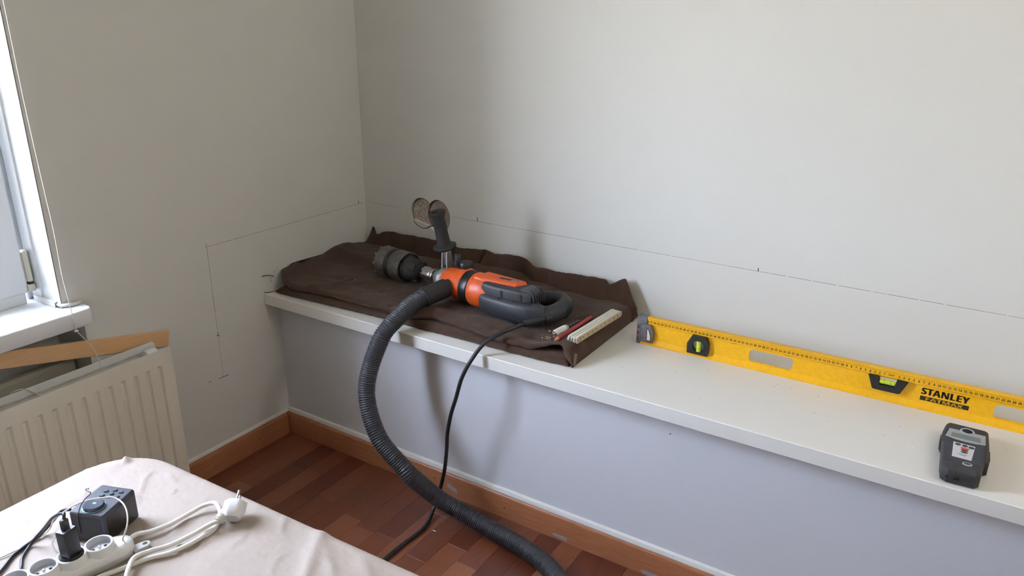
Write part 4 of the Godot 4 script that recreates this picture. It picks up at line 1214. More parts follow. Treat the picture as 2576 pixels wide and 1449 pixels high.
func build_level() -> void:
	var ang := atan2(0.0115, 0.866)
	var o := thing("spirit_level", "long yellow spirit level standing on the shelf against the back wall", "spirit level", Transform3D(Basis(Vector3.UP, ang), Vector3(1.7235, SHELF_Y, 0.172)))
	# local frame: x along the level (0 at the centre mark), y up, z = 0 at the front of the flanges
	var H := 0.0765
	var L := 0.598
	var run := Basis(Vector3(0, 0, 1), Vector3(0, 1, 0), Vector3(1, 0, 0))   # (depth, height) profile run along x
	var bot := PackedVector2Array([Vector2(0, 0), Vector2(0, 0.0035), Vector2(-0.0008, 0.0046), Vector2(-0.0065, 0.0125), Vector2(-0.0075, 0.0145), Vector2(-0.0145, 0.0145), Vector2(-0.0155, 0.0125), Vector2(-0.0212, 0.0046), Vector2(-0.022, 0.0035), Vector2(-0.022, 0)])
	var top := PackedVector2Array([Vector2(-0.0015, H - 0.0005), Vector2(-0.0010, H - 0.001), Vector2(-0.0032, H - 0.0175), Vector2(-0.0050, H - 0.0190), Vector2(-0.0075, H - 0.0205), Vector2(-0.0145, H - 0.0205), Vector2(-0.017, H - 0.0190), Vector2(-0.0188, H - 0.0175), Vector2(-0.021, H - 0.001), Vector2(-0.0205, H - 0.0005), Vector2(-0.0195, H), Vector2(-0.0025, H)])
	var beam := G.new()
	beam.prism(bot, -L, L, 0.0, Transform3D(run, Vector3.ZERO))
	beam.prism(top, -L, L, 0.0, Transform3D(run, Vector3.ZERO))
	# web with the hand holes and the opening over the centre vial
	var y0 := 0.0143
	var y1 := H - 0.0203
	var w0 := -0.0145
	var w1 := -0.0075
	var hole := rrect(0.104, 0.0325, 0.009)
	var holes := [[-0.261, 0.0345], [0.261, 0.0345]]
	var cut := PackedVector2Array([Vector2(-0.0185, 0.0545), Vector2(0.0185, 0.0545), Vector2(0.0145, 0.040), Vector2(-0.0155, 0.040)])
	var segs := [[-L, -0.33], [-0.33, -0.19], [-0.19, -0.05], [-0.05, 0.05], [0.05, 0.19], [0.19, 0.33], [0.33, L]]
	for k in segs.size():
		var s: Array = segs[k]
		if k == 1 or k == 5:
			var hc := Vector2(-0.261 if k == 1 else 0.261, 0.0343)
			var hp := PackedVector2Array()
			for p in hole: hp.append(p + hc)
			beam.holed(s[0], y0, s[1], y1, hp, hc, w0, w1)
		elif k == 3:
			beam.holed(s[0], y0, s[1], y1, cut, Vector2(0, 0.0475), w0, w1)
		else:
			beam.box(Vector3((s[0] + s[1]) / 2, (y0 + y1) / 2, (w0 + w1) / 2), Vector3(s[1] - s[0], y1 - y0, w1 - w0))
	part("beam", beam, M.yellow, o)
	# end caps
	for e in [-1, 1]:
		var g := G.new()
		g.box(Vector3(e * (L + 0.004), H / 2, -0.011), Vector3(0.012, H + 0.001, 0.0235), 0.0015)
		g.box(Vector3(e * (L - 0.006), H - 0.010, -0.011), Vector3(0.024, 0.0205, 0.0232), 0.0015)
		part("end_cap", g, M.cap_grey, o)
		g = G.new()
		for k in 3:
			part("cap_slot", G.new().box(Vector3(e * (L + 0.006), 0.014 + k * 0.0165, 0.0008), Vector3(0.006, 0.009, 0.0008), 0.0), M.red_dark, o)
		# vial housing at the end
		var hs := PackedVector2Array([Vector2(-0.596, 0.0085), Vector2(-0.5625, 0.0085), Vector2(-0.5610, 0.022), Vector2(-0.5605, 0.036), Vector2(-0.568, 0.0555), Vector2(-0.580, 0.0585), Vector2(-0.594, 0.0570), Vector2(-0.596, 0.054)])
		var mir := Basis.from_scale(Vector3(-e, 1, 1))
		var hx := Transform3D(mir, Vector3.ZERO)
		part("end_vial_housing", G.new().prism(hs, -0.008, 0.0030, 0.0012, hx, 0.0), M.cap_grey, o)
		part("end_vial_trim", G.new().prism(PackedVector2Array([Vector2(-0.5795, 0.012), Vector2(-0.5660, 0.012), Vector2(-0.5655, 0.030), Vector2(-0.5755, 0.0485), Vector2(-0.5795, 0.0485)]), 0.003, 0.0036, 0.0, hx), M.red_dark, o)
		part("end_vial", G.new().prism(PackedVector2Array([Vector2(-0.5772, 0.0155), Vector2(-0.5680, 0.0155), Vector2(-0.5680, 0.029), Vector2(-0.5750, 0.0465), Vector2(-0.5772, 0.0465)]), 0.0034, 0.0046, 0.0006, hx, 0.0), M.vial_clear, o)
	# plumb vial: black block with a round window and an upright vial
	var blk := PackedVector2Array([Vector2(-0.4675, 0.0080), Vector2(-0.4135, 0.0080), Vector2(-0.4120, 0.020), Vector2(-0.4125, 0.040), Vector2(-0.4210, 0.0585), Vector2(-0.4560, 0.0585), Vector2(-0.4685, 0.034)])
	var g2 := G.new()
	var circ := oval(0.0148, 0.0148, 40)
	var cc := Vector2(-0.4395, 0.0305)
	var cw := PackedVector2Array()
	for p in circ: cw.append(p + cc)
	# block as a ring between its outline and the round window
	plate_poly(g2, blk, cw, cc, -0.0072, 0.0032)
	part("plumb_vial_block", g2, M.vial_black, o)
	part("plumb_vial_backing", G.new().prism(cw, -0.0074, -0.0062, 0.0), M.vial_clear, o)
	var pv := part("plumb_vial", G.new().lathe([[0.0, -0.0135], [0.0062, -0.0135], [0.0062, 0.0135], [0.0, 0.0135]], 24, Transform3D(Basis(), Vector3(cc.x + 0.0015, cc.y, 0.0005))), M.vial_green, o)
	g2 = G.new()
	for dy in [-0.0075, -0.0045, 0.0065, 0.0095]:
		part("vial_ring", G.new().lathe([[0.0062, -0.00025], [0.00645, -0.00025], [0.00645, 0.00025], [0.0062, 0.00025]], 24, Transform3D(Basis(), Vector3(cc.x + 0.0015, cc.y + dy, 0.0005)), true), M.lime_edge, pv)
	# centre vial: black trapezoid tray with a level vial
	var trap := PackedVector2Array([Vector2(-0.0415, 0.0575), Vector2(-0.0195, 0.0575), Vector2(-0.0165, 0.0395), Vector2(0.0140, 0.0395), Vector2(0.0175, 0.0575), Vector2(0.0400, 0.0575), Vector2(0.0280, 0.0275), Vector2(0.0235, 0.0258), Vector2(-0.0270, 0.0258), Vector2(-0.0305, 0.0275)])
	part("centre_vial_tray", G.new().prism(trap, -0.0078, 0.0034, 0.001, Transform3D(), 0.0), M.vial_black, o)
	var cv := part("centre_vial", G.new().lathe([[0.0, -0.0165], [0.0055, -0.0165], [0.0055, 0.0145], [0.0, 0.0145]], 24, Transform3D(Basis(Vector3(0, -1, 0), Vector3(1, 0, 0), Vector3(0, 0, 1)), Vector3(-0.0005, 0.0462, -0.0035))), M.vial_green, o)
	g2 = G.new()
	for dx in [-0.0075, 0.0055]:
		part("vial_ring", G.new().lathe([[0.0055, -0.0003], [0.00575, -0.0003], [0.00575, 0.0003], [0.0055, 0.0003]], 24, Transform3D(Basis(Vector3(0, -1, 0), Vector3(1, 0, 0), Vector3(0, 0, 1)), Vector3(dx, 0.0462, -0.0035)), true), M.key_dark, cv)
	# ruler ticks
	var tk := G.new()
	var sl := Basis(Vector3.RIGHT, 0.1325)
	for k in range(-590, 591, 2):
		var ln := 0.0034
		if k % 10 == 0: ln = 0.0062
		tk.box(Vector3(k / 1000.0, H - 0.0016 - ln / 2, -0.0010 - (0.0012 + ln / 2) * 0.13), Vector3(0.00028, ln, 0.0003))
	var tko := part("ruler_tick", tk, M.ink, o)
	tko.set_meta("kind", "stuff")
	# figures
	var st := SurfaceTool.new()
	st.begin(Mesh.PRIMITIVE_TRIANGLES)
	var face := func(x: float, y: float) -> Transform3D:
		return Transform3D(sl, Vector3(x, y, -0.0009 - (H - 0.001 - y) * 0.1325))
	for k in range(-58, 59):
		if k == 0: continue
		if abs(k) == 1 and k > 0: continue
		text_mesh(str(abs(k)), 0.0054, face.call(k / 100.0, H - 0.0112), st, 700, 0.85)
	text_mesh("0cm1", 0.0036, face.call(0.0045, H - 0.0106), st, 600, 0.95)
	put("ruler_figures", st.commit(), M.ink, o)
	# lettering
	st = SurfaceTool.new()
	st.begin(Mesh.PRIMITIVE_TRIANGLES)
	for k in 3:
		text_mesh("STANLEY", 0.0148, Transform3D(Basis(), Vector3(0.1145 + (k - 1) * 0.0006, 0.0430, -0.0073)), st, 900, 1.07)
	put("maker_lettering", st.commit(), M.ink, o)
	part("lettering_bar", G.new().prism(PackedVector2Array([Vector2(0.0680, 0.0210), Vector2(0.1630, 0.0210), Vector2(0.1630, 0.0313), Vector2(0.0680, 0.0313)]), -0.0076, -0.0071, 0.0), M.ink, o)
	st = SurfaceTool.new()
	st.begin(Mesh.PRIMITIVE_TRIANGLES)
	for k in 2:
		text_mesh("FATMAX", 0.0076, Transform3D(Basis(), Vector3(0.1150 + k * 0.0003, 0.0261, -0.0069)), st, 800, 1.75)
	put("series_lettering", st.commit(), M.yellow, o)
	# scuffs on the paint
	g2 = G.new()
	for p in [[-0.352, 0.0556, 0.016, 0.2], [-0.223, 0.0552, 0.012, 0.0], [-0.088, 0.0138, 0.005, 0.1], [-0.198, 0.0530, 0.0016, 0.0]]:
		part("scratch", G.new().box(Vector3(0, 0, 0), Vector3(p[2], 0.0005, 0.0003), 0.0, Transform3D(Basis(Vector3.BACK, p[3] * 0.2), Vector3(p[0], p[1], -0.0072))), M.ink, o)

func plate_poly(g: G, outer: PackedVector2Array, inner: PackedVector2Array, c: Vector2, z0: float, z1: float) -> void:
	var angs := []
	for p in outer: angs.append(fposmod((p - c).angle(), TAU))
	for p in inner: angs.append(fposmod((p - c).angle(), TAU))
	angs.sort()
	var I0 := []; var I1 := []; var O0 := []; var O1 := []
	var last := -1.0
	for a in angs:
		if a - last < 1e-4: continue
		last = a
		var d := Vector2(cos(a), sin(a))
		var rr := []
		for poly in [inner, outer]:
			var r := 0.0
			for i in poly.size():
				var x = Geometry2D.segment_intersects_segment(c, c + d, poly[i], poly[(i + 1) % poly.size()])
				if x != null: r = max(r, (x - c).length())
			rr.append(r)
		var pi: Vector2 = c + d * rr[0]
		var po: Vector2 = c + d * rr[1]
		I0.append(g.v(Vector3(pi.x, pi.y, z0))); I1.append(g.v(Vector3(pi.x, pi.y, z1)))
		O0.append(g.v(Vector3(po.x, po.y, z0))); O1.append(g.v(Vector3(po.x, po.y, z1)))
	var n := I0.size()
	var sg := g.ng()
	for i in n:
		var j := (i + 1) % n
		g.q(I1[i], O1[i], O1[j], I1[j])
		g.q(I0[i], I0[j], O0[j], O0[i])
		g.q(I0[i], I1[i], I1[j], I0[j], sg)
		g.q(O0[i], O0[j], O1[j], O1[i])
	g.flush()

# ------------------------------------------------------------------ detector
func build_detector() -> void:
	var o := thing("wall_scanner", "dark blue grey handheld wall scanner lying on the shelf before the level", "detector", Transform3D(Basis(Vector3.UP, 0.035), Vector3(1.8905, SHELF_Y, 0.352)))
	# plan: x across, z along; prism runs up y
	var flat := Transform3D(Basis(Vector3(1, 0, 0), Vector3(0, 0, 1), Vector3(0, 1, 0)), Vector3.ZERO)
	var pl := PackedVector2Array([Vector2(-0.031, -0.092), Vector2(0.034, -0.090), Vector2(0.040, -0.083), Vector2(0.0415, -0.02), Vector2(0.0405, 0.045), Vector2(0.034, 0.047), Vector2(0.031, 0.062), Vector2(0.028, 0.098), Vector2(0.021, 0.106), Vector2(-0.026, 0.107), Vector2(-0.036, 0.100), Vector2(-0.0385, 0.075), Vector2(-0.0395, 0.0), Vector2(-0.0415, -0.002), Vector2(-0.043, -0.03), Vector2(-0.0415, -0.05), Vector2(-0.037, -0.082)])
	part("body", G.new().prism(pl, 0.001, 0.0325, 0.006, flat, 0.003), M.det_dark, o)
	var tp := PackedVector2Array([Vector2(-0.036, -0.018), Vector2(0.0, -0.012), Vector2(0.033, -0.017), Vector2(0.033, 0.02), Vector2(0.026, 0.075), Vector2(-0.030, 0.075), Vector2(-0.034, 0.02)])
	part("grip_cover", G.new().prism(tp, 0.026, 0.0337, 0.0025, flat, 0.0), M.det_blue, o)
	# display frame with ring and screen
	var dp := PackedVector2Array([Vector2(-0.030, -0.060), Vector2(0.034, -0.060), Vector2(0.034, -0.020), Vector2(0.018, -0.0165), Vector2(0.0, -0.0155), Vector2(-0.018, -0.0175), Vector2(-0.0365, -0.0235)])
	part("display_frame", G.new().prism(dp, 0.028, 0.0338, 0.0012, flat, 0.0), M.det_grey, o)
	part("screen", G.new().prism(PackedVector2Array([Vector2(-0.0255, -0.0425), Vector2(0.0255, -0.0425), Vector2(0.0245, -0.0235), Vector2(-0.027, -0.0245)]), 0.030, 0.0343, 0.0, flat), M.lcd, o)
	part("marking_ring", G.new().lathe([[0.0095, 0.030], [0.0125, 0.030], [0.0135, 0.0338], [0.0125, 0.0352], [0.0105, 0.0352], [0.0095, 0.0345]], 32, Transform3D(Basis(), Vector3(0.0015, 0, -0.0605)), true), M.det_grey, o)
	part("marking_hole", G.new().lathe([[0.0, 0.028], [0.0096, 0.028], [0.0096, 0.0344], [0.0, 0.0344]], 28, Transform3D(Basis(), Vector3(0.0015, 0, -0.0605))), M.black_hole, o)
	# keypad label and keys
	var kp := part("keypad", G.new().prism(PackedVector2Array([Vector2(-0.0215, -0.0035), Vector2(0.0165, -0.0015), Vector2(0.0105, 0.0595), Vector2(-0.0225, 0.0585)]), 0.030, 0.0342, 0.0006, flat, 0.0), M.keypad, o)
	for k in [[-0.0135, 0.0055, 0.0052, 0.0042], [-0.0015, 0.0065, 0.0050, 0.0042], [0.0098, 0.0085, 0.0054, 0.0042]]:
		part("key", G.new().prism(oval(k[2], k[3], 20, Vector2(k[0], k[1])), 0.033, 0.0354, 0.0008, flat, 0.0), M.key_dark, kp)
	tag(part("key", G.new().prism(PackedVector2Array([Vector2(-0.0085, 0.0150), Vector2(0.0055, 0.0150), Vector2(0.0055, 0.0190), Vector2(0.0035, 0.0215), Vector2(-0.0065, 0.0215), Vector2(-0.0085, 0.0190)]), 0.033, 0.0354, 0.0006, flat, 0.0), M.key_red, kp), "red key")
	for k in [0.0255, 0.0335]:
		part("key", G.new().prism(oval(0.0062, 0.0032, 20, Vector2(-0.002, k)), 0.033, 0.0352, 0.0006, flat, 0.0), M.key_dark, kp)
	var g := G.new()
	for k in 3:
		part("keypad_print", G.new().box(Vector3(-0.005 + k * 0.0005, 0.0343, 0.0425 + k * 0.003), Vector3(0.017 - k * 0.004, 0.0003, 0.0006)), M.key_dark, kp)
	part("badge", G.new().prism(oval(0.0085, 0.0062, 28, Vector2(0.004, 0.0755)), 0.030, 0.0341, 0.0004, flat, 0.0), M.det_grey, o)
	part("badge_print", G.new().prism(oval(0.0058, 0.0036, 24, Vector2(0.004, 0.0755)), 0.033, 0.0344, 0.0, flat), M.key_dark, o)
	g = G.new()
	for k in 6:
		part("side_grip", G.new().box(Vector3(-0.0425, 0.017, -0.034 + k * 0.006), Vector3(0.003, 0.018, 0.003), 0.0008), M.det_dark, o)
		part("side_grip", G.new().box(Vector3(0.0415, 0.017, -0.010 + k * 0.006), Vector3(0.003, 0.018, 0.003), 0.0008), M.det_dark, o)
	g = G.new()
	for p in [[-0.026, 0.011], [-0.012, 0.010], [-0.007, 0.0105]]:
		part("end_hole", G.new().lathe([[0.0, 0.0], [0.0026, 0.0], [0.0026, 0.0008], [0.0, 0.0008]], 12, Transform3D(Basis(Vector3.RIGHT, PI / 2), Vector3(p[0], p[1] + 0.004, 0.1068))), M.black_hole, o)

# ------------------------------------------------------------------ pencil, marker, folding rule
func build_small_tools() -> void:
	var y := SHELF_Y + 0.0435
	# folding rule
	var a := Vector3(1.0195, y + 0.001, 0.366)
	var b := Vector3(1.0435, y + 0.011, 0.152)
	var dx := (b - a).normalized()
	var sd := dx.cross(Vector3.UP).normalized()
	var upv := sd.cross(dx).normalized()
	var ln := (b - a).length()
	var o := thing("folding_rule", "folded white wooden folding rule lying at the right end of the blanket", "folding rule", Transform3D(Basis(dx, upv, sd), a))
	var n := 8
	for k in n:
		var w := 0.0036
		var zc := (k - (n - 1) / 2.0) * 0.0039
		var ins := 0.004 if k % 2 == 0 else 0.0
		var h := 0.0155 - (0.0012 if k in [0, 3, 5] else 0.0)
		var lab := part("lath", G.new().prism(rrect(ln - ins, h, 0.005, 5), -w / 2, w / 2, 0.0003, Transform3D(Basis(), Vector3(ln / 2 + ins / 2, h / 2, zc))), M.ruler_face if k == n - 1 else M.ruler_paint, o)
		if k == n - 1: tag(lab, "yellowed outer lath with printed scale")
	# printed scale on the outer face and hinge plates
	var zf := (n - 1) / 2.0 * 0.0039 + 0.0019
	var g := G.new()
	for k in 42:
		var l := 0.005 if k % 5 == 0 else 0.0026
		g.box(Vector3(0.008 + k * 0.0048, 0.0008 + l / 2, zf), Vector3(0.0004, l, 0.0003))
	part("scale_tick", g, M.ink, o).set_meta("kind", "stuff")
	var st := SurfaceTool.new()
	st.begin(Mesh.PRIMITIVE_TRIANGLES)
	for k in 9:
		text_mesh(str(k + 1), 0.0048, Transform3D(Basis(), Vector3(0.030 + k * 0.0205, 0.0085, zf)), st, 600)
	put("scale_figures", st.commit(), M.ink, o)
	g = G.new()
	for x in [0.007, ln - 0.006]:
		part("hinge_rivet", G.new().lathe([[0.0, 0.0], [0.0042, 0.0], [0.0038, 0.0010], [0.0, 0.0012]], 18, Transform3D(Basis(Vector3.RIGHT, PI / 2), Vector3(x, 0.0075, zf - 0.0002))), M.cast_alu, o)
	g = G.new()
	for k in 4:
		part("hinge_plate", G.new().box(Vector3(-0.0004, 0.007, (k - 2.6) * 0.0052), Vector3(0.0012, 0.011, 0.0026), 0.0004), M.cast_alu, o)
	part("hinge_gap", G.new().box(Vector3(0.0165, 0.0078, zf - 0.0004), Vector3(0.0012, 0.0152, 0.0014)), M.ink, o)
	# carpenter pencil resting on the marker
	a = Vector3(0.980, y + 0.0045, 0.389)
	b = Vector3(0.9915, y + 0.009, 0.2045)
	dx = (b - a).normalized()
	ln = (b - a).length()
	var px := between(a, b)
	var pc := thing("pencil", "red carpenter pencil with a sharpened tip beside the folding rule", "pencil", px)
	part("barrel", G.new().lathe([[0.0, 0.020], [0.0052, 0.020], [0.0053, 0.024], [0.0053, ln], [0.0, ln]], 8), M.pencil_red, pc)
	part("wood_tip", G.new().lathe([[0.0, 0.0035], [0.0012, 0.0035], [0.0052, 0.0205], [0.0, 0.0205]], 8), M.pencil_wood, pc)
	part("lead", G.new().lathe([[0.0, 0.0], [0.0012, 0.004], [0.0, 0.004]], 8), M.graphite, pc)
	# marker with a metal nose and a dark rod
	a = Vector3(0.9635, y + 0.0095, 0.357)
	b = Vector3(0.9705, y + 0.0095, 0.300)
	var mk := thing("deep_hole_marker", "white stubby marker with metal nose and dark rod under the red pencil", "marker", between(a, b))
	part("barrel", G.new().lathe([[0.0, 0.004], [0.0078, 0.004], [0.0088, 0.006], [0.0090, 0.010], [0.0090, 0.046], [0.0086, 0.052], [0.0070, 0.055], [0.0, 0.055]], 28), M.white_plastic, mk)
	part("nose", G.new().lathe([[0.0, -0.006], [0.0012, -0.0045], [0.0042, 0.0015], [0.0062, 0.003], [0.0066, 0.0045], [0.0, 0.0045]], 24), M.chrome, mk)
	part("barrel_band", G.new().lathe([[0.0090, 0.0465], [0.0093, 0.0468], [0.0093, 0.0482], [0.0090, 0.0485]], 28, Transform3D(), true), M.ink, mk)
	part("rod", G.new().lathe([[0.0, 0.054], [0.0042, 0.054], [0.0042, 0.108], [0.0034, 0.113], [0.0, 0.113]], 18), M.black_plastic, mk)

# ------------------------------------------------------------------ things on the bed
func build_bed_things() -> void:
	var B := BED_Y
	# clock radio
	var th := deg_to_rad(20.7)
	var o := thing("clock_radio", "small black box clock radio with round dial standing on the bed", "clock radio", Transform3D(Basis(Vector3.UP, th), Vector3(0.606, B, 1.3555)))
	var flat := Transform3D(Basis(Vector3(1, 0, 0), Vector3(0, 0, 1), Vector3(0, 1, 0)), Vector3.ZERO)
	part("case", G.new().prism(rrect(0.070, 0.085, 0.006), 0.001, 0.060, 0.004, flat, 0.003), M.radio, o)
	part("front_window", G.new().prism(rrect(0.074, 0.046, 0.004), 0.0, 0.0012, 0.0005, Transform3D(Basis(Vector3(0, 0, -1), Vector3.UP, Vector3(1, 0, 0)), Vector3(0.0347, 0.030, 0.0))), M.radio_glass, o)
	part("side_panel", G.new().prism(rrect(0.060, 0.048, 0.004), 0.0, 0.0008, 0.0003, Transform3D(Basis(), Vector3(-0.001, 0.029, 0.0423))), M.radio_side, o)
	part("dial_ring", G.new().lathe([[0.0175, 0.0595], [0.0192, 0.0598], [0.0192, 0.0612], [0.0175, 0.0612]], 40, Transform3D(Basis(), Vector3(0, 0, 0.0205)), true), M.teal, o)
	part("dial", G.new().lathe([[0.0, 0.0600], [0.0172, 0.0600], [0.0172, 0.0655], [0.0160, 0.0668], [0.0, 0.0668]], 40, Transform3D(Basis(), Vector3(0, 0, 0.0205))), M.dial, o)
	part("dial_mark", G.new().prism(oval(0.0035, 0.0024, 20), 0.0665, 0.0671, 0.0, Transform3D(Basis(), Vector3(0.001, 0, 0.019)) * flat), M.teal, o)
	for k in [[-0.0116, -0.0249, 1.0], [0.0029, -0.0302, 0.95], [0.0165, -0.0276, 1.0], [0.004, -0.0194, 0.95], [-0.0097, -0.0117, 1.0], [0.0054, -0.0096, 0.7], [0.019, -0.0139, 1.0]]:
		part("button", G.new().lathe([[0.0, 0.0592], [0.0048 * k[2], 0.0592], [0.0048 * k[2], 0.0612], [0.0040 * k[2], 0.0622], [0.0, 0.0624]], 20, Transform3D(Basis.from_scale(Vector3(1, 1, 0.8)), Vector3(k[0], 0, k[1]))), M.key_radio, o)
	var inv := o.transform.affine_inverse()
	var an := []
	for p in [Vector3(0.607, 0.470, 1.402), Vector3(0.607, 0.499, 1.402), Vector3(0.610, 0.520, 1.396), Vector3(0.625, 0.541, 1.392), Vector3(0.641, 0.555, 1.391), Vector3(0.645, 0.560, 1.390), Vector3(0.640, 0.5605, 1.390), Vector3(0.630, 0.5595, 1.390), Vector3(0.629, 0.561, 1.389), Vector3(0.639, 0.5655, 1.389)]: an.append(inv * p)
	part("antenna_wire", G.new().tube(curve(an, 0.002), 0.0008, 8), M.cord, o)
	# power strip
	var d := Vector3(-0.010, 0, 0.041).normalized()
	var sx := Transform3D(Basis(Vector3(d.z, 0, -d.x), Vector3.UP, d), Vector3(0.6905, B + 0.0015, 1.3980))
	var ps := thing("power_strip", "white multi socket power strip with its cable and plug on the bed", "power strip", sx)
	var sf := Transform3D(Basis(Vector3(1, 0, 0), Vector3(0, 0, 1), Vector3(0, 1, 0)), Vector3.ZERO)
	var body := PackedVector2Array()
	for i in 19:
		var a := PI + PI * i / 18.0
		body.append(Vector2(cos(a) * 0.0255, sin(a) * 0.030 - 0.006))
	body.append(Vector2(0.0255, 0.30)); body.append(Vector2(-0.0255, 0.30))
	part("base", G.new().prism(body, 0.0, 0.013, 0.002, sf, 0.001), M.grey_base, ps)
	var upper := PackedVector2Array()
	for p in body: upper.append(Vector2(p.x * 0.97, p.y * 0.995))
	part("cover", G.new().prism(upper, 0.012, 0.0275, 0.009, sf, 0.0), M.white_plastic, ps)
	var inner: Vector2
	for k in 6:
		var z := 0.016 + k * 0.0415
		var s := part("socket", G.new().lathe([[0.0238, 0.0240], [0.0236, 0.0270], [0.0228, 0.0330], [0.0222, 0.0388], [0.0210, 0.0398], [0.0196, 0.0396], [0.0192, 0.0385], [0.0190, 0.0240]], 40, Transform3D(Basis(), Vector3(0, 0, z)), true), M.white_plastic, ps)
		part("socket_well", G.new().lathe([[0.0, 0.0265], [0.0191, 0.0265], [0.0191, 0.0388], [0.0186, 0.0388], [0.0184, 0.0282], [0.0, 0.0282]], 40, Transform3D(Basis(), Vector3(0, 0, z))), M.socket_in, s)
		part("earth_pin", G.new().lathe([[0.0, 0.0278], [0.0024, 0.0278], [0.0024, 0.0395], [0.0018, 0.0410], [0.0, 0.0414]], 14, Transform3D(Basis(), Vector3(0.0105, 0, z + 0.0015))), M.chrome, s)
		var ph := G.new()
		for e in [-1, 1]:
			part("contact_hole", G.new().lathe([[0.0, 0.0280], [0.0026, 0.0280], [0.0026, 0.0286], [0.0, 0.0286]], 12, Transform3D(Basis(), Vector3(-0.002, 0, z + e * 0.0095))), M.black_hole, s)
	# hanging tab
	var tabp := PackedVector2Array()
	for p in oval(0.0085, 0.011, 24, Vector2(0.010, -0.047)): tabp.append(p)
	var tb := G.new()
	plate_poly(tb, PackedVector2Array([Vector2(0.001, -0.030), Vector2(0.002, -0.052), Vector2(0.006, -0.059), Vector2(0.013, -0.059), Vector2(0.018, -0.053), Vector2(0.020, -0.030)]), oval(0.0042, 0.0042, 20, Vector2(0.0095, -0.051)), Vector2(0.0095, -0.051), 0.0, 0.005)
	var tm := tb.mesh()
	var tab := put("hanging_tab", tm, M.grey_base, ps)
	tab.transform = Transform3D(Basis(Vector3(1, 0, 0), Vector3(0, 0, 1), Vector3(0, 1, 0)), Vector3(0, 0.003, 0))
	# its cable: leaves the strip, loops round the plug and runs out of the frame
	var sinv := sx.affine_inverse()
	var c1 := [Vector3(0.690, 0.464, 1.385), Vector3(0.682, 0.463, 1.349), Vector3(0.692, 0.4605, 1.327), Vector3(0.701, 0.4590, 1.294), Vector3(0.703, 0.4590, 1.253), Vector3(0.711, 0.4635, 1.228), Vector3(0.731, 0.4700, 1.219), Vector3(0.751, 0.4650, 1.225), Vector3(0.763, 0.4575, 1.238), Vector3(0.771, 0.4550, 1.253), Vector3(0.774, 0.4550, 1.297), Vector3(0.765, 0.4550, 1.338), Vector3(0.746, 0.4550, 1.370), Vector3(0.732, 0.4550, 1.411), Vector3(0.721, 0.4550, 1.439), Vector3(0.71, 0.4550, 1.50), Vector3(0.71, 0.4550, 1.58)]
	for i in c1.size(): c1[i] = sinv * c1[i]
	part("cable", G.new().tube(curve(c1, 0.005), 0.0041, 16), M.white_cable, ps)
	var c2 := [Vector3(0.777, 0.4675, 1.2460), Vector3(0.770, 0.4660, 1.262), Vector3(0.761, 0.4600, 1.287), Vector3(0.750, 0.4570, 1.327), Vector3(0.737, 0.4600, 1.361), Vector3(0.736, 0.4635, 1.386), Vector3(0.752, 0.4620, 1.407), Vector3(0.768, 0.4570, 1.424), Vector3(0.80, 0.4560, 1.47), Vector3(0.82, 0.4560, 1.56)]
	for i in c2.size(): c2[i] = sinv * c2[i]
	part("cable", G.new().tube(curve(c2, 0.005), 0.0041, 16), M.white_cable, ps)
	# plug lying on its rim
	var pd := Vector3(-0.50, 0.42, -0.76).normalized()
	var tail := Vector3(-0.020, -0.004, 0.040)
	tail = (tail - pd * tail.dot(pd)).normalized()
	var pcn := Vector3(0.7800, 0.4715, 1.2165)
	var pb := Transform3D(Basis(tail, pd, tail.cross(pd)), pcn)
	var pl := part("plug", G.new().prism(plug_outline(), -0.016, 0.017, 0.003, sinv * pb * Transform3D(Basis(Vector3(1, 0, 0), Vector3(0, 0, -1), Vector3(0, 1, 0)), Vector3.ZERO), 0.006), M.white_plastic, ps)
	var pg := G.new()
	for e in [-1, 1]:
		part("plug_pin", G.new().lathe([[0.0, 0.012], [0.0024, 0.012], [0.0024, 0.034], [0.0019, 0.0365], [0.0, 0.037]], 16, sinv * pb * Transform3D(Basis(), Vector3(-0.002, 0, e * 0.0095))), M.chrome, pl)
	pg = G.new()
	pg.box(Vector3(0, 0.004, 0), Vector3(0.0405, 0.022, 0.006), 0.001, sinv * pb * Transform3D(Basis(), Vector3(0.0, 0.004, 0)))
	part("earth_clip_rib", pg, M.white_plastic, pl)
	var t0 := pcn + tail * 0.014 - pd * 0.004
	var t1 := Vector3(0.7765, 0.4675, 1.2490)
	part("strain_relief", G.new().tube([sinv * t0, sinv * t0.lerp(t1, 0.5), sinv * t1], [0.0095, 0.0082, 0.0072], 18), M.white_cable, pl)
	pg = G.new()
	for k in 5:
		var f := 0.45 + k * 0.1
		part("relief_ring", G.new().lathe([[0.0078, -0.0009], [0.0092, -0.0006], [0.0092, 0.0006], [0.0078, 0.0009]], 18, sinv * Transform3D(between(t0, t1).basis, t0.lerp(t1, f)), true), M.white_cable, pl)
	# charger in the second socket, with its cables
	var ch := thing("usb_charger", "black plug-in charger block standing in the power strip socket", "charger", Transform3D(Basis(Vector3.UP, 0.25), Vector3(0.0, 0.0, 0.0)))
	ch.position = sx * Vector3(0.0, 0.0, 0.016 + 0.0415)
	part("plug_foot", G.new().lathe([[0.0, 0.0285], [0.0180, 0.0285], [0.0182, 0.0400], [0.0150, 0.0425], [0.0, 0.0425]], 36), M.charger, ch)
	part("body", G.new().prism(rrect(0.0195, 0.026, 0.0025), 0.040, 0.0885, 0.0015, Transform3D(Basis(Vector3(1, 0, 0), Vector3(0, 0, 1), Vector3(0, 1, 0)), Vector3.ZERO), 0.0), M.charger, ch)
	part("top_face", G.new().prism(rrect(0.0165, 0.0230, 0.002), 0.0880, 0.0890, 0.0, Transform3D(Basis(Vector3(1, 0, 0), Vector3(0, 0, 1), Vector3(0, 1, 0)), Vector3.ZERO)), M.charger_top, ch)
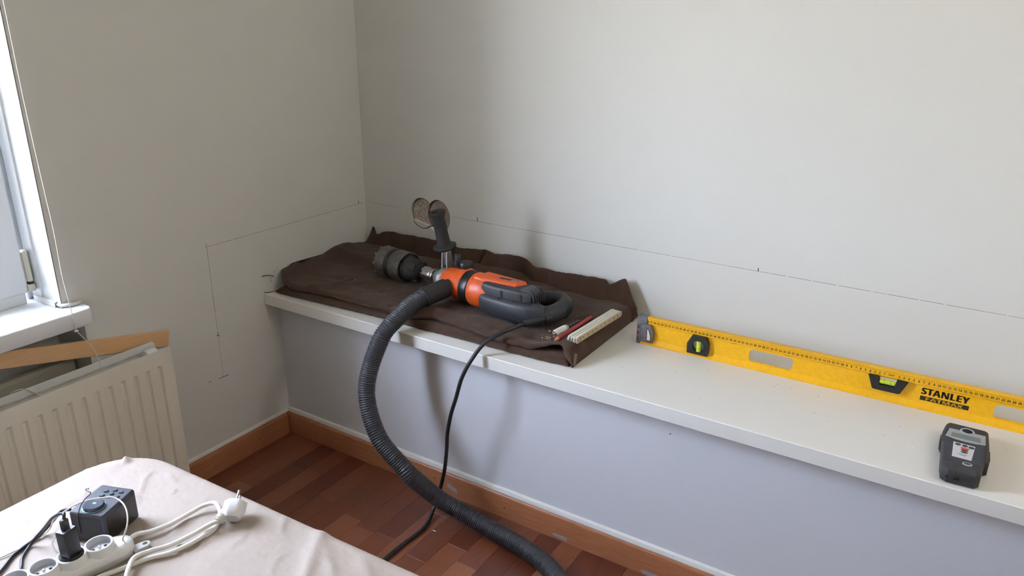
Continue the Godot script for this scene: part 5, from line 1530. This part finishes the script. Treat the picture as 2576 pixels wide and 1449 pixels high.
	part("cable_plug", G.new().box(Vector3(0.0, 0.0980, 0.0), Vector3(0.0085, 0.020, 0.013), 0.002), M.black_plastic, ch)
	var cinv := ch.transform.affine_inverse()
	var top := ch.transform * Vector3(0, 0.107, 0)
	var k1 := [top - Vector3(0, 0.004, 0), top + Vector3(-0.004, 0.006, -0.004), Vector3(0.664, 0.560, 1.446), Vector3(0.646, 0.552, 1.445), Vector3(0.615, 0.530, 1.445), Vector3(0.571, 0.490, 1.443), Vector3(0.550, 0.468, 1.448), Vector3(0.544, 0.4545, 1.459), Vector3(0.565, 0.4545, 1.482), Vector3(0.599, 0.4545, 1.504), Vector3(0.64, 0.4545, 1.56)]
	for i in k1.size(): k1[i] = cinv * k1[i]
	part("cable", G.new().tube(curve(k1, 0.005), 0.0026, 12), M.cord, ch)
	var k2 := [Vector3(0.570, 0.500, 1.395), Vector3(0.548, 0.490, 1.400), Vector3(0.530, 0.465, 1.415), Vector3(0.532, 0.4545, 1.440), Vector3(0.540, 0.4545, 1.468), Vector3(0.548, 0.4545, 1.490), Vector3(0.571, 0.4545, 1.521), Vector3(0.60, 0.4545, 1.58)]
	for i in k2.size(): k2[i] = inv * k2[i]
	part("power_cable", G.new().tube(curve(k2, 0.005), 0.0030, 12), M.cord, o)
	# thin grey cable looping over the radio
	var gc := thing("thin_cable", "thin pale grey cable looping over the black clock radio", "cable")
	var k3 := [Vector3(0.52, 0.4535, 1.56), Vector3(0.535, 0.4535, 1.49), Vector3(0.535, 0.455, 1.43), Vector3(0.575, 0.500, 1.425), Vector3(0.606, 0.527, 1.405), Vector3(0.616, 0.531, 1.386), Vector3(0.628, 0.531, 1.370), Vector3(0.645, 0.531, 1.356), Vector3(0.668, 0.529, 1.354), Vector3(0.690, 0.526, 1.360), Vector3(0.706, 0.518, 1.369), Vector3(0.712, 0.505, 1.378), Vector3(0.708, 0.490, 1.384), Vector3(0.690, 0.470, 1.377), Vector3(0.665, 0.456, 1.385), Vector3(0.655, 0.455, 1.42), Vector3(0.632, 0.470, 1.452), Vector3(0.628, 0.492, 1.458), Vector3(0.640, 0.512, 1.455), Vector3(0.655, 0.530, 1.452)]
	part("cable_run", G.new().tube(curve(k3, 0.004), 0.0013, 10), M.white_cable, gc)

func plug_outline() -> PackedVector2Array:
	# seen along the pins: a circle with flattened sides
	var p := PackedVector2Array()
	for i in 36:
		var a := TAU * i / 36.0
		p.append(Vector2(cos(a) * 0.0190, clamp(sin(a) * 0.0190, -0.0172, 0.0172)))
	return p

# ------------------------------------------------------------------ pencil marks, tape, crumbs
func build_marks() -> void:
	var wb := get_node("wall_back")
	var wl := get_node("wall_left")
	var rng := RandomNumberGenerator.new()
	rng.seed = 17
	# the long level line on the back wall, drawn in strokes
	var x := 0.012
	while x < 2.15:
		var l := rng.randf_range(0.03, 0.10)
		var in_hole := x + l > 0.195 and x < 0.375
		if not in_hole:
			part("pencil_line", G.new().box(Vector3(x + l / 2, 0.7005 - x * 0.0002, 0.0001), Vector3(l, rng.randf_range(0.0006, 0.0010), 0.0003)), M.pencil_mark, wb)
		x += l + rng.randf_range(0.001, 0.006)
		if in_hole: x = max(x, 0.376)
	for p in [[0.4775, 0.707, 0.014], [1.3665, 0.7045, 0.009], [0.19, 0.7035, 0.003]]:
		part("pencil_tick", G.new().box(Vector3(p[0], p[1], 0.0001), Vector3(0.0022, p[2], 0.0003)), M.ink, wb)
	# the socket outline on the left wall
	var z := 0.0
	var seg := func(a: Vector2, b: Vector2, w: float, m: Material):
		# a, b = (z, y) on the wall
		var d := b - a
		part("pencil_line", G.new().box(Vector3.ZERO, Vector3(0.0003, w, d.length()), 0.0, Transform3D(Basis(Vector3.RIGHT, -d.angle()), Vector3(0.0001, (a.y + b.y) / 2, (a.x + b.x) / 2))), m, wl)
	z = 0.012
	while z < 0.66:
		var l := rng.randf_range(0.03, 0.08)
		seg.call(Vector2(z, 0.699), Vector2(min(z + l, 0.675), 0.699), rng.randf_range(0.0007, 0.0011), M.pencil_mark)
		z += l + rng.randf_range(0.001, 0.005)
	var ya := 0.71
	while ya > 0.30:
		var l := rng.randf_range(0.02, 0.07)
		seg.call(Vector2(0.651 + (0.70 - ya) * 0.004, ya), Vector2(0.651 + (0.70 - ya + l) * 0.004, max(ya - l, 0.29)), rng.randf_range(0.0006, 0.0010), M.pencil_mark)
		ya -= l + rng.randf_range(0.001, 0.006)
	seg.call(Vector2(0.634, 0.2925), Vector2(0.668, 0.2925), 0.0016, M.ink)
	seg.call(Vector2(0.695, 0.296), Vector2(0.705, 0.296), 0.0014, M.ink)
	seg.call(Vector2(0.646, 0.424), Vector2(0.656, 0.430), 0.0016, M.ink)
	seg.call(Vector2(0.651, 0.436), Vector2(0.653, 0.426), 0.0016, M.ink)
	seg.call(Vector2(0.0335, 0.700), Vector2(0.0335, 0.710), 0.0022, M.ink)
	# screws and scraps of tape on the skirting boards
	var bb := get_node("baseboard_back")
	var bl := get_node("baseboard_left")
	for p in [[0.62, 0.041], [0.865, 0.036], [0.13, 0.037]]:
		part("screw_head", G.new().lathe([[0.0, 0.0], [0.0024, 0.0], [0.0022, 0.0007], [0.0, 0.0008]], 12, Transform3D(Basis(Vector3.RIGHT, PI / 2), Vector3(p[0], p[1], 0.4340))), M.graphite, bb)
	part("screw_head", G.new().lathe([[0.0, 0.0], [0.0024, 0.0], [0.0022, 0.0007], [0.0, 0.0008]], 12, Transform3D(Basis(Vector3.BACK, -PI / 2), Vector3(0.0135, 0.038, 0.56))), M.graphite, bl)
	for p in [[0.685, 0.030, 0.042, 0.016, -0.35], [1.040, 0.012, 0.045, 0.010, -0.05], [1.300, 0.008, 0.052, 0.013, 0.0]]:
		var g := G.new()
		var poly := PackedVector2Array()
		for i in 18:
			var a := TAU * i / 18.0
			var k := rng.randf_range(0.82, 1.05)
			poly.append(Vector2(sign(cos(a)) * pow(abs(cos(a)), 0.5) * p[2] / 2 * k, sign(sin(a)) * pow(abs(sin(a)), 0.5) * p[3] / 2 * k))
		g.prism(poly, 0.0, 0.0008, 0.0003, Transform3D(Basis(Vector3.BACK, p[4]), Vector3(p[0], p[1], 0.4340)))
		tag(part("tape_scrap", g, M.tape, bb), "scrap of clear tape")
	# white scrap of paper on the floor by the lower edge
	tag(part("paper_scrap", G.new().box(Vector3(1.382, 0.0006, 0.4655), Vector3(0.03, 0.001, 0.022), 0.0, Transform3D()), M.white_plastic), "small white paper scrap on the floor by the back skirting board", "scrap")
	tag(part("plaster_chip", G.new().box(Vector3(0.735, 0.0009, 0.585), Vector3(0.010, 0.0016, 0.004), 0.0006, Transform3D()), M.lint), "white chip on the parquet between the cord and the hose", "chip")
	# drilling crumbs on the blanket and the shelf
	var g := G.new()
	var ct := 0
	while ct < 90:
		var px := rng.randf_range(0.12, 1.0)
		var pz := rng.randf_range(0.10, 0.41)
		var s := rng.randf_range(0.0004, 0.0011)
		g.box(Vector3.ZERO, Vector3(s * rng.randf_range(1.0, 3.2), s * 0.8, s), 0.0, Transform3D(Basis(Vector3.UP, rng.randf() * TAU), Vector3(px, SHELF_Y + 0.0460, pz)))
		ct += 1
	for k in 14:
		var s := rng.randf_range(0.0008, 0.0022)
		g.box(Vector3.ZERO, Vector3(s * 2.0, s * 0.8, s), 0.0, Transform3D(Basis(Vector3.UP, rng.randf() * TAU), Vector3(rng.randf_range(0.935, 0.965), SHELF_Y + 0.0455, rng.randf_range(0.32, 0.385))))
	var cr := part("drilling_crumbs", g, M.lint)
	tag(cr, "pale drilling crumbs and fibres scattered over the brown blanket", "crumbs")
	cr.set_meta("kind", "stuff")
	g = G.new()
	for k in 26:
		var s := rng.randf_range(0.0004, 0.0009)
		g.box(Vector3.ZERO, Vector3(s * 1.6, s, s), 0.0, Transform3D(Basis(Vector3.UP, rng.randf() * TAU), Vector3(rng.randf_range(1.08, 2.0), SHELF_Y + 0.0004, rng.randf_range(0.20, 0.44))))
	var sp := part("dark_specks", g, M.graphite)
	tag(sp, "tiny dark specks of dirt on the white shelf before the level", "specks")
	sp.set_meta("kind", "stuff")
